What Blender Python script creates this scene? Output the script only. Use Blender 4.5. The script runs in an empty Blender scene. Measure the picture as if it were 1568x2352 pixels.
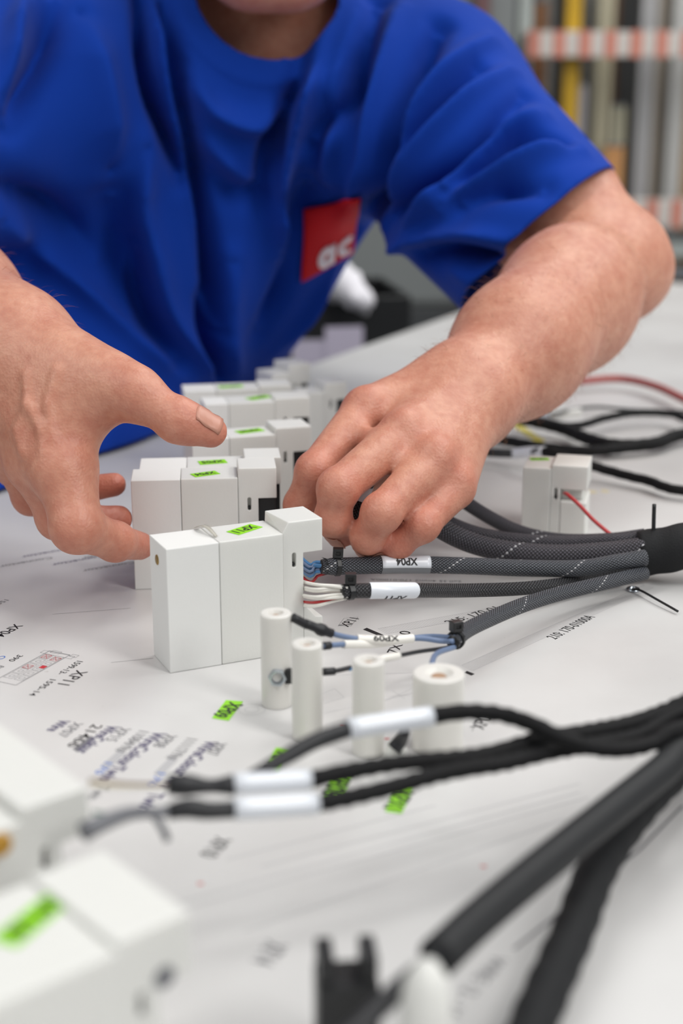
import bpy, bmesh, math, random
import numpy as np
from mathutils import Vector, Matrix

random.seed(7)
rng = np.random.default_rng(11)
scene = bpy.context.scene
COL = scene.collection
PI = math.pi

# ------------------------------------------------------------------ camera
TZ = 0.95                      # height of the table top above the floor
CAM_H = 0.27                   # camera above the table top
PITCH = math.radians(16.0)
FPX = 3267.0                   # focal length in pixels of the 1568 x 2352 frame
cam_d = bpy.data.cameras.new('camera')
cam_d.sensor_fit = 'VERTICAL'
cam_d.sensor_height = 36.0
cam_d.sensor_width = 24.0
cam_d.lens = 36.0 * FPX / 2352.0
cam_d.clip_start = 0.02
cam_d.clip_end = 60
cam_d.dof.use_dof = True
cam_d.dof.focus_distance = 0.755
cam_d.dof.aperture_fstop = 4.7
cam_d.dof.aperture_blades = 9
cam = bpy.data.objects.new('camera', cam_d)
COL.objects.link(cam)
cam.location = (0, 0, TZ + CAM_H)
cam.rotation_euler = (PI / 2 - PITCH, 0, 0)
scene.camera = cam

# ------------------------------------------------------------------ world, lamps, exposure
world = bpy.data.worlds.new('world')
scene.world = world
world.use_nodes = True
bg = world.node_tree.nodes['Background']
bg.inputs['Color'].default_value = (0.93, 0.97, 1.0, 1)
bg.inputs['Strength'].default_value = 0.33

def area(name, loc, size, size_y, power, rot=(0, 0, 0), col=(1, 0.985, 0.96)):
    l = bpy.data.lights.new(name, 'AREA')
    l.shape = 'RECTANGLE'; l.size = size; l.size_y = size_y
    l.energy = power; l.color = col
    o = bpy.data.objects.new(name, l); COL.objects.link(o)
    o.location = loc; o.rotation_euler = rot
    return o
# rows of long ceiling lamps over the assembly hall
def aim(loc, tgt):
    return (Vector(tgt) - Vector(loc)).to_track_quat('-Z', 'Y').to_euler()
T0 = (0.1, 0.9, TZ)
area('ceiling_lamp_light', (1.7, -0.7, 3.2), 0.6, 3.0, 55, aim((1.7, -0.7, 3.2), T0))
area('ceiling_lamp_light', (0.9, 2.1, 3.5), 0.5, 3.2, 34)
area('ceiling_lamp_light', (-1.4, -0.3, 3.4), 0.6, 3.0, 33, aim((-1.4, -0.3, 3.4), T0))
area('ceiling_lamp_light', (2.4, 2.2, 3.5), 0.5, 2.4, 44)

scene.view_settings.view_transform = 'Standard'
scene.view_settings.look = 'None'
scene.view_settings.gamma = 1.0
scene.view_settings.use_curve_mapping = False
scene.view_settings.exposure = 0.0

# ------------------------------------------------------------------ geometry of the place from the picture
_F = np.array([0, math.cos(PITCH), -math.sin(PITCH)])
_U = np.array([0, math.sin(PITCH), math.cos(PITCH)])
_R = np.array([1.0, 0, 0])
_C = np.array([0, 0, TZ + CAM_H])

def ray(px, py):
    return _F + _R * ((px - 784.0) / FPX) - _U * ((py - 1176.0) / FPX)

def at(px, py, z=0.0):
    """point at height z above the table top"""
    d = ray(px, py)
    t = (z - CAM_H) / d[2]
    return Vector(_C + t * d)

def dp(px, py, Z):
    """point at distance Z along the view axis"""
    return Vector(_C + Z * ray(px, py))

def project(P):
    q = P - _C
    z = q @ _F
    return 784 + FPX * (q @ _R) / z, 1176 - FPX * (q @ _U) / z, z

# ------------------------------------------------------------------ materials
def s2l(c):
    return tuple((x / 12.92 if x <= 0.04045 else ((x + 0.055) / 1.055) ** 2.4) for x in c)
def rgb(h):
    h = h.lstrip('#')
    return s2l(tuple(int(h[i:i + 2], 16) / 255 for i in (0, 2, 4))) + (1.0,)

def new_mat(name):
    m = bpy.data.materials.new(name); m.use_nodes = True
    nt = m.node_tree
    return m, nt, nt.nodes['Principled BSDF']

def N(nt, t, **kw):
    n = nt.nodes.new(t)
    for k, v in kw.items():
        setattr(n, k, v)
    return n

def mth(nt, op, a, b=None, c=None):
    n = nt.nodes.new('ShaderNodeMath'); n.operation = op
    for i, x in enumerate((a, b, c)):
        if x is None: continue
        if isinstance(x, (int, float)): n.inputs[i].default_value = x
        else: nt.links.new(x, n.inputs[i])
    return n.outputs[0]

def plain(name, col, rough=0.5, noise=0.0, nscale=60, bump=0.0, bscale=400, metal=0.0, sss=0.0, coat=0.0, spec=0.5, sssr=(1, 1, 1), sheen=0.0):
    m, nt, b = new_mat(name)
    b.inputs['Base Color'].default_value = col
    b.inputs['Roughness'].default_value = rough
    b.inputs['Metallic'].default_value = metal
    b.inputs['Specular IOR Level'].default_value = spec
    if sheen: b.inputs['Sheen Weight'].default_value = sheen
    if coat: b.inputs['Coat Weight'].default_value = coat
    if sss:
        b.inputs['Subsurface Weight'].default_value = sss
        b.inputs['Subsurface Scale'].default_value = 0.004
        b.inputs['Subsurface Radius'].default_value = sssr
    tc = N(nt, 'ShaderNodeTexCoord')
    if noise:
        n = N(nt, 'ShaderNodeTexNoise'); n.inputs['Scale'].default_value = nscale; n.inputs['Detail'].default_value = 5
        nt.links.new(tc.outputs['Object'], n.inputs['Vector'])
        mx = N(nt, 'ShaderNodeMix', data_type='RGBA')
        mx.inputs[6].default_value = tuple(c * (1 - noise) for c in col[:3]) + (1,)
        mx.inputs[7].default_value = tuple(min(1, c * (1 + noise)) for c in col[:3]) + (1,)
        nt.links.new(n.outputs[0], mx.inputs[0]); nt.links.new(mx.outputs[2], b.inputs['Base Color'])
    if bump:
        n = N(nt, 'ShaderNodeTexNoise'); n.inputs['Scale'].default_value = bscale; n.inputs['Detail'].default_value = 4
        nt.links.new(tc.outputs['Object'], n.inputs['Vector'])
        bp = N(nt, 'ShaderNodeBump'); bp.inputs['Strength'].default_value = bump; bp.inputs['Distance'].default_value = 0.001
        nt.links.new(n.outputs[0], bp.inputs['Height']); nt.links.new(bp.outputs[0], b.inputs['Normal'])
    return m

def braid_mat(name, dark, light, n_strands=18, pitch=0.0022, fleck=True):
    """woven sleeve: two sets of diagonal strands in the tube's UV (u = metres along, v = turn)"""
    m, nt, b = new_mat(name)
    uv = N(nt, 'ShaderNodeUVMap'); uv.uv_map = 'uv'
    sp = N(nt, 'ShaderNodeSeparateXYZ'); nt.links.new(uv.outputs[0], sp.inputs[0])
    s = mth(nt, 'DIVIDE', sp.outputs[0], pitch)
    v = mth(nt, 'MULTIPLY', sp.outputs[1], float(n_strands))
    a = mth(nt, 'ADD', v, s); c = mth(nt, 'SUBTRACT', v, s)
    fa = mth(nt, 'FRACT', a); fc = mth(nt, 'FRACT', c)
    ia = mth(nt, 'FLOOR', a); ic = mth(nt, 'FLOOR', c)
    par = mth(nt, 'FLOORED_MODULO', mth(nt, 'ADD', ia, ic), 2.0)
    pa = mth(nt, 'SINE', mth(nt, 'MULTIPLY', fa, PI)); pc = mth(nt, 'SINE', mth(nt, 'MULTIPLY', fc, PI))
    la = mth(nt, 'SINE', mth(nt, 'MULTIPLY', fc, PI))
    lc = pa
    ha = mth(nt, 'MULTIPLY', pa, mth(nt, 'POWER', la, 0.5)); hc = mth(nt, 'MULTIPLY', pc, mth(nt, 'POWER', lc, 0.5))
    mixn = N(nt, 'ShaderNodeMix'); nt.links.new(par, mixn.inputs[0]); nt.links.new(ha, mixn.inputs[2]); nt.links.new(hc, mixn.inputs[3])
    h = mixn.outputs[0]
    cr = N(nt, 'ShaderNodeValToRGB')  # ramp paints shade between the strands and grey highlights on their crowns
    cr.color_ramp.elements[0].position = 0.15; cr.color_ramp.elements[0].color = dark
    cr.color_ramp.elements[1].position = 0.95; cr.color_ramp.elements[1].color = light
    nt.links.new(h, cr.inputs[0])
    out = cr.outputs[0]
    if fleck:
        k = mth(nt, 'FLOORED_MODULO', ia, 32.0)
        on = mth(nt, 'MULTIPLY', mth(nt, 'COMPARE', k, 5.0, 0.3), mth(nt, 'SUBTRACT', 1.0, par))
        on = mth(nt, 'MULTIPLY', on, mth(nt, 'GREATER_THAN', h, 0.35))
        mx = N(nt, 'ShaderNodeMix', data_type='RGBA'); nt.links.new(on, mx.inputs[0]); nt.links.new(out, mx.inputs[6])
        mx.inputs[7].default_value = (0.5, 0.5, 0.52, 1); out = mx.outputs[2]
    nt.links.new(out, b.inputs['Base Color'])
    b.inputs['Roughness'].default_value = 0.42
    bp = N(nt, 'ShaderNodeBump'); bp.inputs['Strength'].default_value = 0.9; bp.inputs['Distance'].default_value = 0.0006
    nt.links.new(h, bp.inputs['Height']); nt.links.new(bp.outputs[0], b.inputs['Normal'])
    return m

def tape_mat(name, col, pitch=0.010):
    m, nt, b = new_mat(name)
    uv = N(nt, 'ShaderNodeUVMap'); uv.uv_map = 'uv'
    sp = N(nt, 'ShaderNodeSeparateXYZ'); nt.links.new(uv.outputs[0], sp.inputs[0])
    s = mth(nt, 'ADD', mth(nt, 'DIVIDE', sp.outputs[0], pitch), sp.outputs[1])
    f = mth(nt, 'FRACT', s)
    nz = N(nt, 'ShaderNodeTexNoise'); nz.inputs['Scale'].default_value = 900
    tc = N(nt, 'ShaderNodeTexCoord'); nt.links.new(tc.outputs['Object'], nz.inputs['Vector'])
    hh = mth(nt, 'ADD', mth(nt, 'MULTIPLY', f, 0.8), mth(nt, 'MULTIPLY', nz.outputs[0], 0.7))
    bp = N(nt, 'ShaderNodeBump'); bp.inputs['Strength'].default_value = 0.55; bp.inputs['Distance'].default_value = 0.0007
    nt.links.new(hh, bp.inputs['Height']); nt.links.new(bp.outputs[0], b.inputs['Normal'])
    b.inputs['Base Color'].default_value = col
    b.inputs['Roughness'].default_value = 0.72
    b.inputs['Specular IOR Level'].default_value = 0.3
    return m

M = {}
M['paper'] = None
M['laminate'] = plain('laminate', rgb('d9d8d5'), 0.4)
M['edge'] = plain('edge_band', rgb('8d8f90'), 0.5)
M['steel'] = plain('painted_steel', rgb('70757a'), 0.45)
M['pom'] = plain('milky_plastic', rgb('e0e0dc'), 0.38, 0.015, 25, 0.06, 900, sss=0.35)
M['printed_plastic'] = plain('matte_white_plastic', rgb('e6e6e4'), 0.6, 0.012, 30, 0.1, 300)
M['post'] = plain('post_plastic', rgb('dedcd7'), 0.34, 0.03, 30, 0.05, 500, sss=0.5)
M['dark'] = plain('dark_recess', rgb('1c1c1e'), 0.6)
M['black'] = plain('black_plastic', rgb('1b1c1e'), 0.38)
M['soft_black'] = plain('shrink_black', rgb('1a1b1f'), 0.5)
M['charcoal'] = plain('charcoal_tube', rgb('202123'), 0.55, 0.05, 80, spec=.35)
M['green'] = plain('green_label', rgb('90d81a'), 0.5)
M['ink'] = plain('black_ink', rgb('1e1d20'), 0.6)
M['grey_ink'] = plain('grey_ink', rgb('77767a'), 0.7)
M['faint_ink'] = plain('faint_ink', rgb('b3b2b4'), 0.7)
M['purple_ink'] = plain('purple_ink', rgb('4c4668'), 0.7)
M['red_ink'] = plain('red_ink', rgb('c0323a'), 0.6)
M['blue_ink'] = plain('blue_ink', rgb('3f6ec0'), 0.6)
M['label_white'] = plain('label_white', rgb('dfe3ea'), 0.32, coat=0.3)
M['clear_wrap'] = plain('clear_wrap', rgb('6a6d72'), 0.25, coat=0.5)
M['wire_blue'] = plain('wire_blue', rgb('4f86b8'), 0.4)
M['wire_slate'] = plain('wire_slate', rgb('6b7d9c'), 0.42)
M['wire_white'] = plain('wire_white', rgb('ece9e2'), 0.4)
M['wire_red'] = plain('wire_red', rgb('b3282c'), 0.4)
M['wire_cream'] = plain('wire_cream', rgb('d9cfae'), 0.5)
M['wire_green'] = plain('wire_green', rgb('2f6a50'), 0.5)
M['wire_brown'] = plain('wire_brown', rgb('5a3522'), 0.5)
M['amber'] = plain('amber_tape', rgb('b8882a'), 0.4)
M['yellow_tape'] = plain('yellow_tape', rgb('cfc052'), 0.5)
M['zinc'] = plain('zinc', rgb('c5ccd4'), 0.25, metal=1.0)
M['brass'] = plain('brass', rgb('a88a4a'), 0.35, metal=1.0)
M['grey_plug'] = plain('grey_plug', rgb('6f7075'), 0.5)
M['braid'] = braid_mat('braided_sleeve', rgb('060607'), rgb('62666f'))
M['braid_fine'] = braid_mat('braided_sleeve_fine', rgb('060507'), rgb('504d57'), 16, 0.0024)
M['braid_coarse'] = braid_mat('braided_sleeve_coarse', rgb('030304'), rgb('3a3a3f'), 12, 0.0022, False)
M['tape'] = tape_mat('cloth_tape', rgb('0d0d0f'))
M['tape_wide'] = tape_mat('cloth_tape_wide', rgb('1a1b1d'), 0.019)

# ------------------------------------------------------------------ mesh helpers
class MB:
    def __init__(s):
        s.v = []; s.f = []; s.uv = None
    def add(s, v, f):
        o = len(s.v); s.v += [tuple(x) for x in v]; s.f += [tuple(i + o for i in q) for q in f]; return s
    def box(s, lo, hi):
        x0, y0, z0 = lo; x1, y1, z1 = hi
        return s.add([(x0, y0, z0), (x1, y0, z0), (x1, y1, z0), (x0, y1, z0), (x0, y0, z1), (x1, y0, z1), (x1, y1, z1), (x0, y1, z1)],
                     [(0, 3, 2, 1), (4, 5, 6, 7), (0, 1, 5, 4), (1, 2, 6, 5), (2, 3, 7, 6), (3, 0, 4, 7)])
    def prism_xz(s, poly, y0, y1):
        """polygon in x,z (counter-clockwise seen from -y) extruded along y"""
        n = len(poly)
        v = [(x, y0, z) for x, z in poly] + [(x, y1, z) for x, z in poly]
        f = [tuple(range(n)), tuple(range(2 * n - 1, n - 1, -1))]
        for i in range(n):
            j = (i + 1) % n
            f.append((j, i, i + n, j + n))
        return s.add(v, f)
    def prism_xy(s, poly, z0, z1):
        n = len(poly)
        v = [(x, y, z0) for x, y in poly] + [(x, y, z1) for x, y in poly]
        f = [tuple(range(n - 1, -1, -1)), tuple(range(n, 2 * n))]
        for i in range(n):
            j = (i + 1) % n
            f.append((i, j, j + n, i + n))
        return s.add(v, f)
    def lathe(s, prof, n=32, axis_open=False):
        """profile (r,z) list bottom to top around z; closes at r = 0 ends"""
        v = []; f = []
        for r, z in prof:
            for k in range(n):
                a = 2 * PI * k / n
                v.append((r * math.cos(a), r * math.sin(a), z))
        for i in range(len(prof) - 1):
            for k in range(n):
                k2 = (k + 1) % n
                f.append((i * n + k, i * n + k2, (i + 1) * n + k2, (i + 1) * n + k))
        return s.add(v, f)
    def build(s, name, mat, parent=None, mw=None, smooth=False, bevel=0, seg=2):
        me = bpy.data.meshes.new(name)
        me.from_pydata(s.v, [], s.f)
        if s.uv is not None:
            l = me.uv_layers.new(name='uv')
            l.data.foreach_set('uv', np.asarray(s.uv, dtype=np.float32).ravel())
        me.validate(); me.update()
        return link(name, me, mat, parent, mw, smooth, bevel, seg)

def link(name, me, mat, parent=None, mw=None, smooth=False, bevel=0, seg=2):
    if mat is not None:
        me.materials.append(mat)
    if smooth:
        me.polygons.foreach_set('use_smooth', [True] * len(me.polygons))
    o = bpy.data.objects.new(name, me)
    COL.objects.link(o)
    if parent is not None:
        o.parent = parent
    if mw is not None:
        o.matrix_local = mw
    if bevel:
        b = o.modifiers.new('bevel', 'BEVEL'); b.width = bevel; b.segments = seg; b.limit_method = 'ANGLE'; b.angle_limit = 0.6
    return o

def empty(name, loc=(0, 0, 0), rz=0.0, label=None, cat=None, group=None):
    o = bpy.data.objects.new(name, None); COL.objects.link(o)
    o.empty_display_size = 0.02
    o.location = loc; o.rotation_euler = (0, 0, rz)
    if label: tag(o, label, cat, group)
    bpy.context.view_layer.update()
    return o
def tag(o, label=None, cat=None, group=None, kind=None):
    if label: o['label'] = label
    if cat: o['category'] = cat
    if group: o['group'] = group
    if kind: o['kind'] = kind
    return o

def rel(parent, pts):
    """world points to the parent's local frame (parents only have location and z turn)"""
    mi = (Matrix.Translation(parent.location) @ Matrix.Rotation(parent.rotation_euler.z, 4, 'Z')).inverted()
    return [mi @ Vector(p) for p in pts]

def spline(pts, step):
    """Catmull-Rom through the points, resampled evenly"""
    P = [np.array(p, float) for p in pts]
    if len(P) == 2:
        P = [P[0], (P[0] * 2 + P[1]) / 3, (P[0] + P[1] * 2) / 3, P[1]]
    P = [2 * P[0] - P[1]] + P + [2 * P[-1] - P[-2]]
    out = []
    for i in range(1, len(P) - 2):
        for t in np.linspace(0, 1, 16, endpoint=False):
            p0, p1, p2, p3 = P[i - 1:i + 3]
            out.append(0.5 * ((2 * p1) + (-p0 + p2) * t + (2 * p0 - 5 * p1 + 4 * p2 - p3) * t * t + (-p0 + 3 * p1 - 3 * p2 + p3) * t ** 3))
    out.append(P[-2]); out = np.array(out)
    d = np.r_[0, np.cumsum(np.linalg.norm(np.diff(out, axis=0), axis=1))]
    n = max(4, int(d[-1] / step) + 1)
    q = np.linspace(0, d[-1], n)
    return np.stack([np.interp(q, d, out[:, k]) for k in range(3)], 1), q

class Tube:
    def __init__(s, pts, step=0.003):
        s.c, s.q = spline(pts, step)
        s.L = s.q[-1]
        t = np.gradient(s.c, axis=0); t /= np.linalg.norm(t, axis=1)[:, None]
        s.t = t
        u = np.zeros_like(t); ref = np.array([0, 0, 1.0])
        u0 = ref - t[0] * (ref @ t[0])
        if np.linalg.norm(u0) < 0.1:
            ref = np.array([0, -1.0, 0]); u0 = ref - t[0] * (ref @ t[0])
        u[0] = u0 / np.linalg.norm(u0)
        for i in range(1, len(t)):
            a = u[i - 1] - t[i] * (u[i - 1] @ t[i]); u[i] = a / np.linalg.norm(a)
        s.u = u; s.w = np.cross(t, u)
    def ev(s, q, th, r):
        c = np.array([np.interp(q, s.q, s.c[:, k]) for k in range(3)])
        u = np.array([np.interp(q, s.q, s.u[:, k]) for k in range(3)]); u /= np.linalg.norm(u)
        w = np.array([np.interp(q, s.q, s.w[:, k]) for k in range(3)]); w /= np.linalg.norm(w)
        return c + r * (math.cos(th) * u + math.sin(th) * w)
    def mesh(s, r, a=0.0, b=None, n=16, caps=True):
        """r: number or f(q, theta) ; from length a to b"""
        b = s.L if b is None else b
        idx = np.where((s.q >= a - 1e-9) & (s.q <= b + 1e-9))[0]
        qs = [a] + [s.q[i] for i in idx if a + 1e-5 < s.q[i] < b - 1e-5] + [b]
        m = MB(); uv = []
        rf = r if callable(r) else (lambda q, th: r)
        for q in qs:
            for k in range(n):
                th = 2 * PI * k / n
                m.v.append(tuple(s.ev(q, th, rf(q, th))))
        for i in range(len(qs) - 1):
            for k in range(n):
                k2 = (k + 1) % n
                m.f.append((i * n + k, i * n + k2, (i + 1) * n + k2, (i + 1) * n + k))
                uv += [(qs[i], k / n), (qs[i], (k + 1) / n), (qs[i + 1], (k + 1) / n), (qs[i + 1], k / n)]
        if caps:
            m.f.append(tuple(range(n - 1, -1, -1))); uv += [(qs[0], 0)] * n
            o = (len(qs) - 1) * n
            m.f.append(tuple(range(o, o + n))); uv += [(qs[-1], 0)] * n
        m.uv = uv
        return m

def tube(name, pts, r, mat, parent=None, step=0.004, n=14, a=0.0, b=None):
    p = rel(parent, pts) if parent is not None else pts
    T = Tube(p, step)
    o = T.mesh(r, a, b, n).build(name, mat, parent, smooth=True)
    return o, T

_txt_cache = {}
def text_geo(body, spacing=1.0, bold=False, fine=False):
    """flat letters, height 1 (capital), centred on the origin: verts, faces, width"""
    k = (body, spacing, bold, fine)
    if k in _txt_cache: return _txt_cache[k]
    cu = bpy.data.curves.new('txt', 'FONT'); cu.body = body; cu.size = 1.0
    cu.space_character = spacing; cu.resolution_u = 3
    cu.offset = 0.022 if bold else 0.006
    o = bpy.data.objects.new('txt', cu); COL.objects.link(o)
    dg = bpy.context.evaluated_depsgraph_get(); dg.update()
    me = bpy.data.meshes.new_from_object(o.evaluated_get(dg))
    if fine:                                   # small triangles, so that the letters can be wrapped round a tube
        bm = bmesh.new(); bm.from_mesh(me); bmesh.ops.triangulate(bm, faces=bm.faces)
        for _ in range(3):
            bmesh.ops.subdivide_edges(bm, edges=[e for e in bm.edges if e.calc_length() > .16], cuts=1)
            bmesh.ops.triangulate(bm, faces=bm.faces)
        bm.to_mesh(me); bm.free()
    v = np.array([x.co[:] for x in me.vertices]); f = [tuple(p.vertices) for p in me.polygons]
    bpy.data.objects.remove(o); bpy.data.curves.remove(cu); bpy.data.meshes.remove(me)
    v[:, 0] -= (v[:, 0].min() + v[:, 0].max()) / 2; v[:, 1] -= (v[:, 1].min() + v[:, 1].max()) / 2
    h = v[:, 1].max() - v[:, 1].min()
    v /= h
    _txt_cache[k] = (v, f, v[:, 0].max() - v[:, 0].min())
    return _txt_cache[k]

def flat_text(name, body, mat, parent, start, end, height, lift=0.0001, bold=False):
    """letters lying on a level surface; start and end are world points of the middle line"""
    v, f, w = text_geo(body, bold=bold)
    a = Vector(start); b = Vector(end)
    d = b - a; d.z = 0; L = d.length; d.normalize()
    up = Vector((-d.y, d.x, 0)); c = (a + b) / 2
    pts = [c + d * (x * L / w) + up * (y * height) + Vector((0, 0, lift)) for x, y, _ in v]
    m = MB(); m.add(rel(parent, pts), f)
    return m.build(name, mat, parent)

def quad_strip(m, a, b, wid, lift=0.00006):
    """thin printed line between two world points, into mesh builder m (world coordinates)"""
    a = Vector(a); b = Vector(b); d = (b - a); d.z = 0; d.normalize(); s = Vector((-d.y, d.x, 0)) * wid / 2
    z = Vector((0, 0, lift))
    m.add([a - s + z, b - s + z, b + s + z, a + s + z], [(0, 1, 2, 3)])
# ------------------------------------------------------------------ the hall: floor, walls
def struct(name, m, mat):
    o = m.build(name, mat); o['kind'] = 'structure'; return o

def concrete():
    return plain('floor_concrete', rgb('7d7f80'), 0.45, 0.08, 3, 0.1, 40)
M['floor'] = concrete()
M['wall_grey'] = plain('grey_wall_panel', rgb('7c8080'), 0.6, 0.02, 2)
M['wall_dark'] = plain('dark_skirting', rgb('3e4042'), 0.6)
M['wall_white'] = plain('hall_wall', rgb('b4b5b3'), 0.7)
struct('floor', MB().box((-5, -4, -0.1), (6, 7, 0)), M['floor'])
struct('wall_back', MB().box((-5, 6.0, 0), (6, 6.12, 3.9)), M['wall_white'])
struct('wall_left', MB().box((-5.12, -4, 0), (-5, 6.12, 3.9)), M['wall_white'])

# ------------------------------------------------------------------ work table with the printed wiring drawing
e0 = at(680, 850); e1 = at(1050, 720)
ed = (e1 - e0); ed.z = 0; ed.normalize()               # direction of the table's left edge, away from the camera
en = Vector((ed.y, -ed.x, 0))                           # towards the table's inside
near = e0 - ed * 2.15
far = e0 + ed * 0.93
t_org = Vector((near.x, near.y, 0))
tab_rz = math.atan2(ed.y, ed.x)
table = empty('assembly_table', t_org, tab_rz, 'large white assembly table covered with a printed wiring drawing', 'table')
TL = (far - near).length; TW = 1.6                      # local x along the edge, local -y to the inside
MB().box((0, -TW, TZ - 0.036), (TL, 0, TZ - 0.0006)).build('tabletop', M['laminate'], table, bevel=0.0015)
MB().box((-0.002, 0, TZ - 0.036), (TL + 0.002, 0.0025, TZ - 0.0008)).build('edge_band', M['edge'], table)
for lx in (0.12, TL - 0.12):
    for ly in (-0.12, -TW + 0.12):
        MB().box((lx - 0.03, ly - 0.03, 0), (lx + 0.03, ly + 0.03, TZ - 0.036)).build('leg', M['steel'], table, bevel=0.003)
MB().box((0.15, -TW + 0.1, TZ - 0.09), (TL - 0.15, -TW + 0.14, TZ - 0.036)).build('frame_rail', M['steel'], table)
MB().box((0.15, -0.14, TZ - 0.09), (TL - 0.15, -0.10, TZ - 0.036)).build('frame_rail', M['steel'], table)

def paper_mat():
    m, nt, b = new_mat('printed_sheet')
    tc = N(nt, 'ShaderNodeTexCoord')
    n1 = N(nt, 'ShaderNodeTexNoise'); n1.inputs['Scale'].default_value = 9; n1.inputs['Detail'].default_value = 6
    n2 = N(nt, 'ShaderNodeTexNoise'); n2.inputs['Scale'].default_value = 260; n2.inputs['Detail'].default_value = 2
    for n in (n1, n2): nt.links.new(tc.outputs['Object'], n.inputs['Vector'])
    r1 = N(nt, 'ShaderNodeValToRGB')
    r1.color_ramp.elements[0].position = 0.3; r1.color_ramp.elements[0].color = rgb('c6c4c3')
    r1.color_ramp.elements[1].position = 0.62; r1.color_ramp.elements[1].color = rgb('d3d2d1')
    nt.links.new(n1.outputs[0], r1.inputs[0])
    r2 = N(nt, 'ShaderNodeValToRGB')                  # small specks of dirt
    r2.color_ramp.elements[0].position = 0.74; r2.color_ramp.elements[0].color = (0, 0, 0, 1)
    r2.color_ramp.elements[1].position = 0.80; r2.color_ramp.elements[1].color = (0.35, 0.35, 0.35, 1)
    nt.links.new(n2.outputs[0], r2.inputs[0])
    mx = N(nt, 'ShaderNodeMix', data_type='RGBA')
    nt.links.new(r2.outputs[0], mx.inputs[0]); nt.links.new(r1.outputs[0], mx.inputs[6]); mx.inputs[7].default_value = rgb('8a8378')
    nt.links.new(mx.outputs[2], b.inputs['Base Color'])
    b.inputs['Roughness'].default_value = 0.36
    b.inputs['Specular IOR Level'].default_value = 0.4
    bp = N(nt, 'ShaderNodeBump'); bp.inputs['Strength'].default_value = 0.08; bp.inputs['Distance'].default_value = 0.002
    nt.links.new(n1.outputs[0], bp.inputs['Height']); nt.links.new(bp.outputs[0], b.inputs['Normal'])
    return m
M['paper'] = paper_mat()
sheet = empty('wiring_drawing', t_org, tab_rz, 'white printed wiring drawing covering the table top, with black part codes', 'drawing')
MB().box((0.0, -TW, TZ - 0.0005), (TL, -0.0, TZ)).build('paper_sheet', M['paper'], sheet)

def ttext(body, p0, p1, hpx, mat='ink', name='printed_text', bold=False):
    a = at(*p0); b = at(*p1)
    mid = (a + b) / 2
    # letter height from the picture scale at that place
    Z = (np.array(mid) - _C) @ _F
    return flat_text(name, body, M[mat], sheet, a, b, hpx * Z / FPX, bold=bold)

# codes near the left hand and around the front block
ttext('XP11', (190, 1541), (145, 1573), 30)
ttext('XP04', (44, 1435), (-4, 1462), 26)
ttext('1599-13-', (184, 1519), (138, 1549), 17)
ttext('1595-14', (122, 1561), (72, 1598), 16)
ttext('390', (48, 1505), (24, 1519), 15)
ttext('OG', (10, 1507), (-14, 1521), 15, 'blue_ink')
ttext('1599', (16, 1378), (-16, 1392), 14, 'grey_ink')
ttext('BN', (6, 1530), (-12, 1538), 13, 'grey_ink')
ttext('XP11', (788, 1439), (814, 1420), 24)
ttext('215: 170-01', (1026, 1431), (1140, 1396), 25, 'ink')
ttext('210: 170-01000A', (1264, 1466), (1356, 1415), 26, 'ink')
ttext('7X 9  0', (900, 1500), (932, 1450), 26, 'ink')
ttext('XP07', (1094, 1674), (1120, 1642), 34, 'ink')
ttext('2x0.35 4mm2 170-01000A', (1060, 1336), (850, 1331), 12, 'grey_ink')
ttext('XP10', (515, 1925), (475, 1968), 44)
ttext('XP14', (640, 2165), (600, 2215), 60, 'grey_ink')
ttext('WIRE 12 - 15', (1150, 2200), (1030, 2330), 40, 'grey_ink')
# small grey and purple words under the left hand
for i, (x, y) in enumerate([(250, 1270), (180, 1286), (250, 1300), (110, 1268), (60, 1290)]):
    ttext('Connector', (x + 60, y - 9), (x - 60, y + 12), 17, 'purple_ink' if i % 2 else 'grey_ink')

# wire list printed in slanted rows (read from the other side of the table)
rows = [((488, 1703), (378, 1812), 'WireColourTwin', 24, 'purple_ink'), ((508, 1706), (484, 1734), 'XP07', 22, 'grey_ink'),
        ((440, 1697), (392, 1745), '11117/9#', 22, 'grey_ink'),
        ((368, 1683), (240, 1792), 'WireColourTwin', 24, 'purple_ink'), ((396, 1688), (362, 1716), 'XP08', 21, 'grey_ink'),
        ((330, 1680), (274, 1728), '11084/9#', 21, 'grey_ink'),
        ((262, 1668), (186, 1730), 'WireColour', 22, 'purple_ink'), ((290, 1672), (252, 1702), 'XP15', 20, 'grey_ink'),
        ((226, 1665), (164, 1716), '21466', 19, 'ink'), ((182, 1660), (140, 1692), 'XP07', 18, 'grey_ink'),
        ((150, 1655), (118, 1680), 'Wire', 20, 'purple_ink'),
        ((240, 1808), (212, 1836), 'Twin', 22, 'grey_ink'), ((362, 1822), (330, 1860), 'Twin', 26, 'purple_ink'),
        ((250, 1752), (224, 1778), '170', 14, 'blue_ink'), ((372, 1776), (344, 1804), '170', 14, 'blue_ink')]
for a, b, t, h, mt in rows:
    ttext(t, a, b, h * 1.45, mt, bold=mt == 'purple_ink')
def tpatch(name, c, mat):
    m = MB(); m.add(rel(sheet, [at(x, y) + Vector((0, 0, 0.00004)) for x, y in c]), [(0, 1, 2, 3)])
    return m.build(name, M[mat], sheet)
tpatch('shaded_field', [(392, 1738), (352, 1776), (368, 1786), (408, 1746)], 'faint_ink')
tpatch('shaded_field', [(274, 1722), (232, 1758), (248, 1768), (290, 1730)], 'faint_ink')
tpatch('shaded_field', [(208, 1690), (166, 1720), (178, 1728), (220, 1696)], 'grey_ink')

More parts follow.
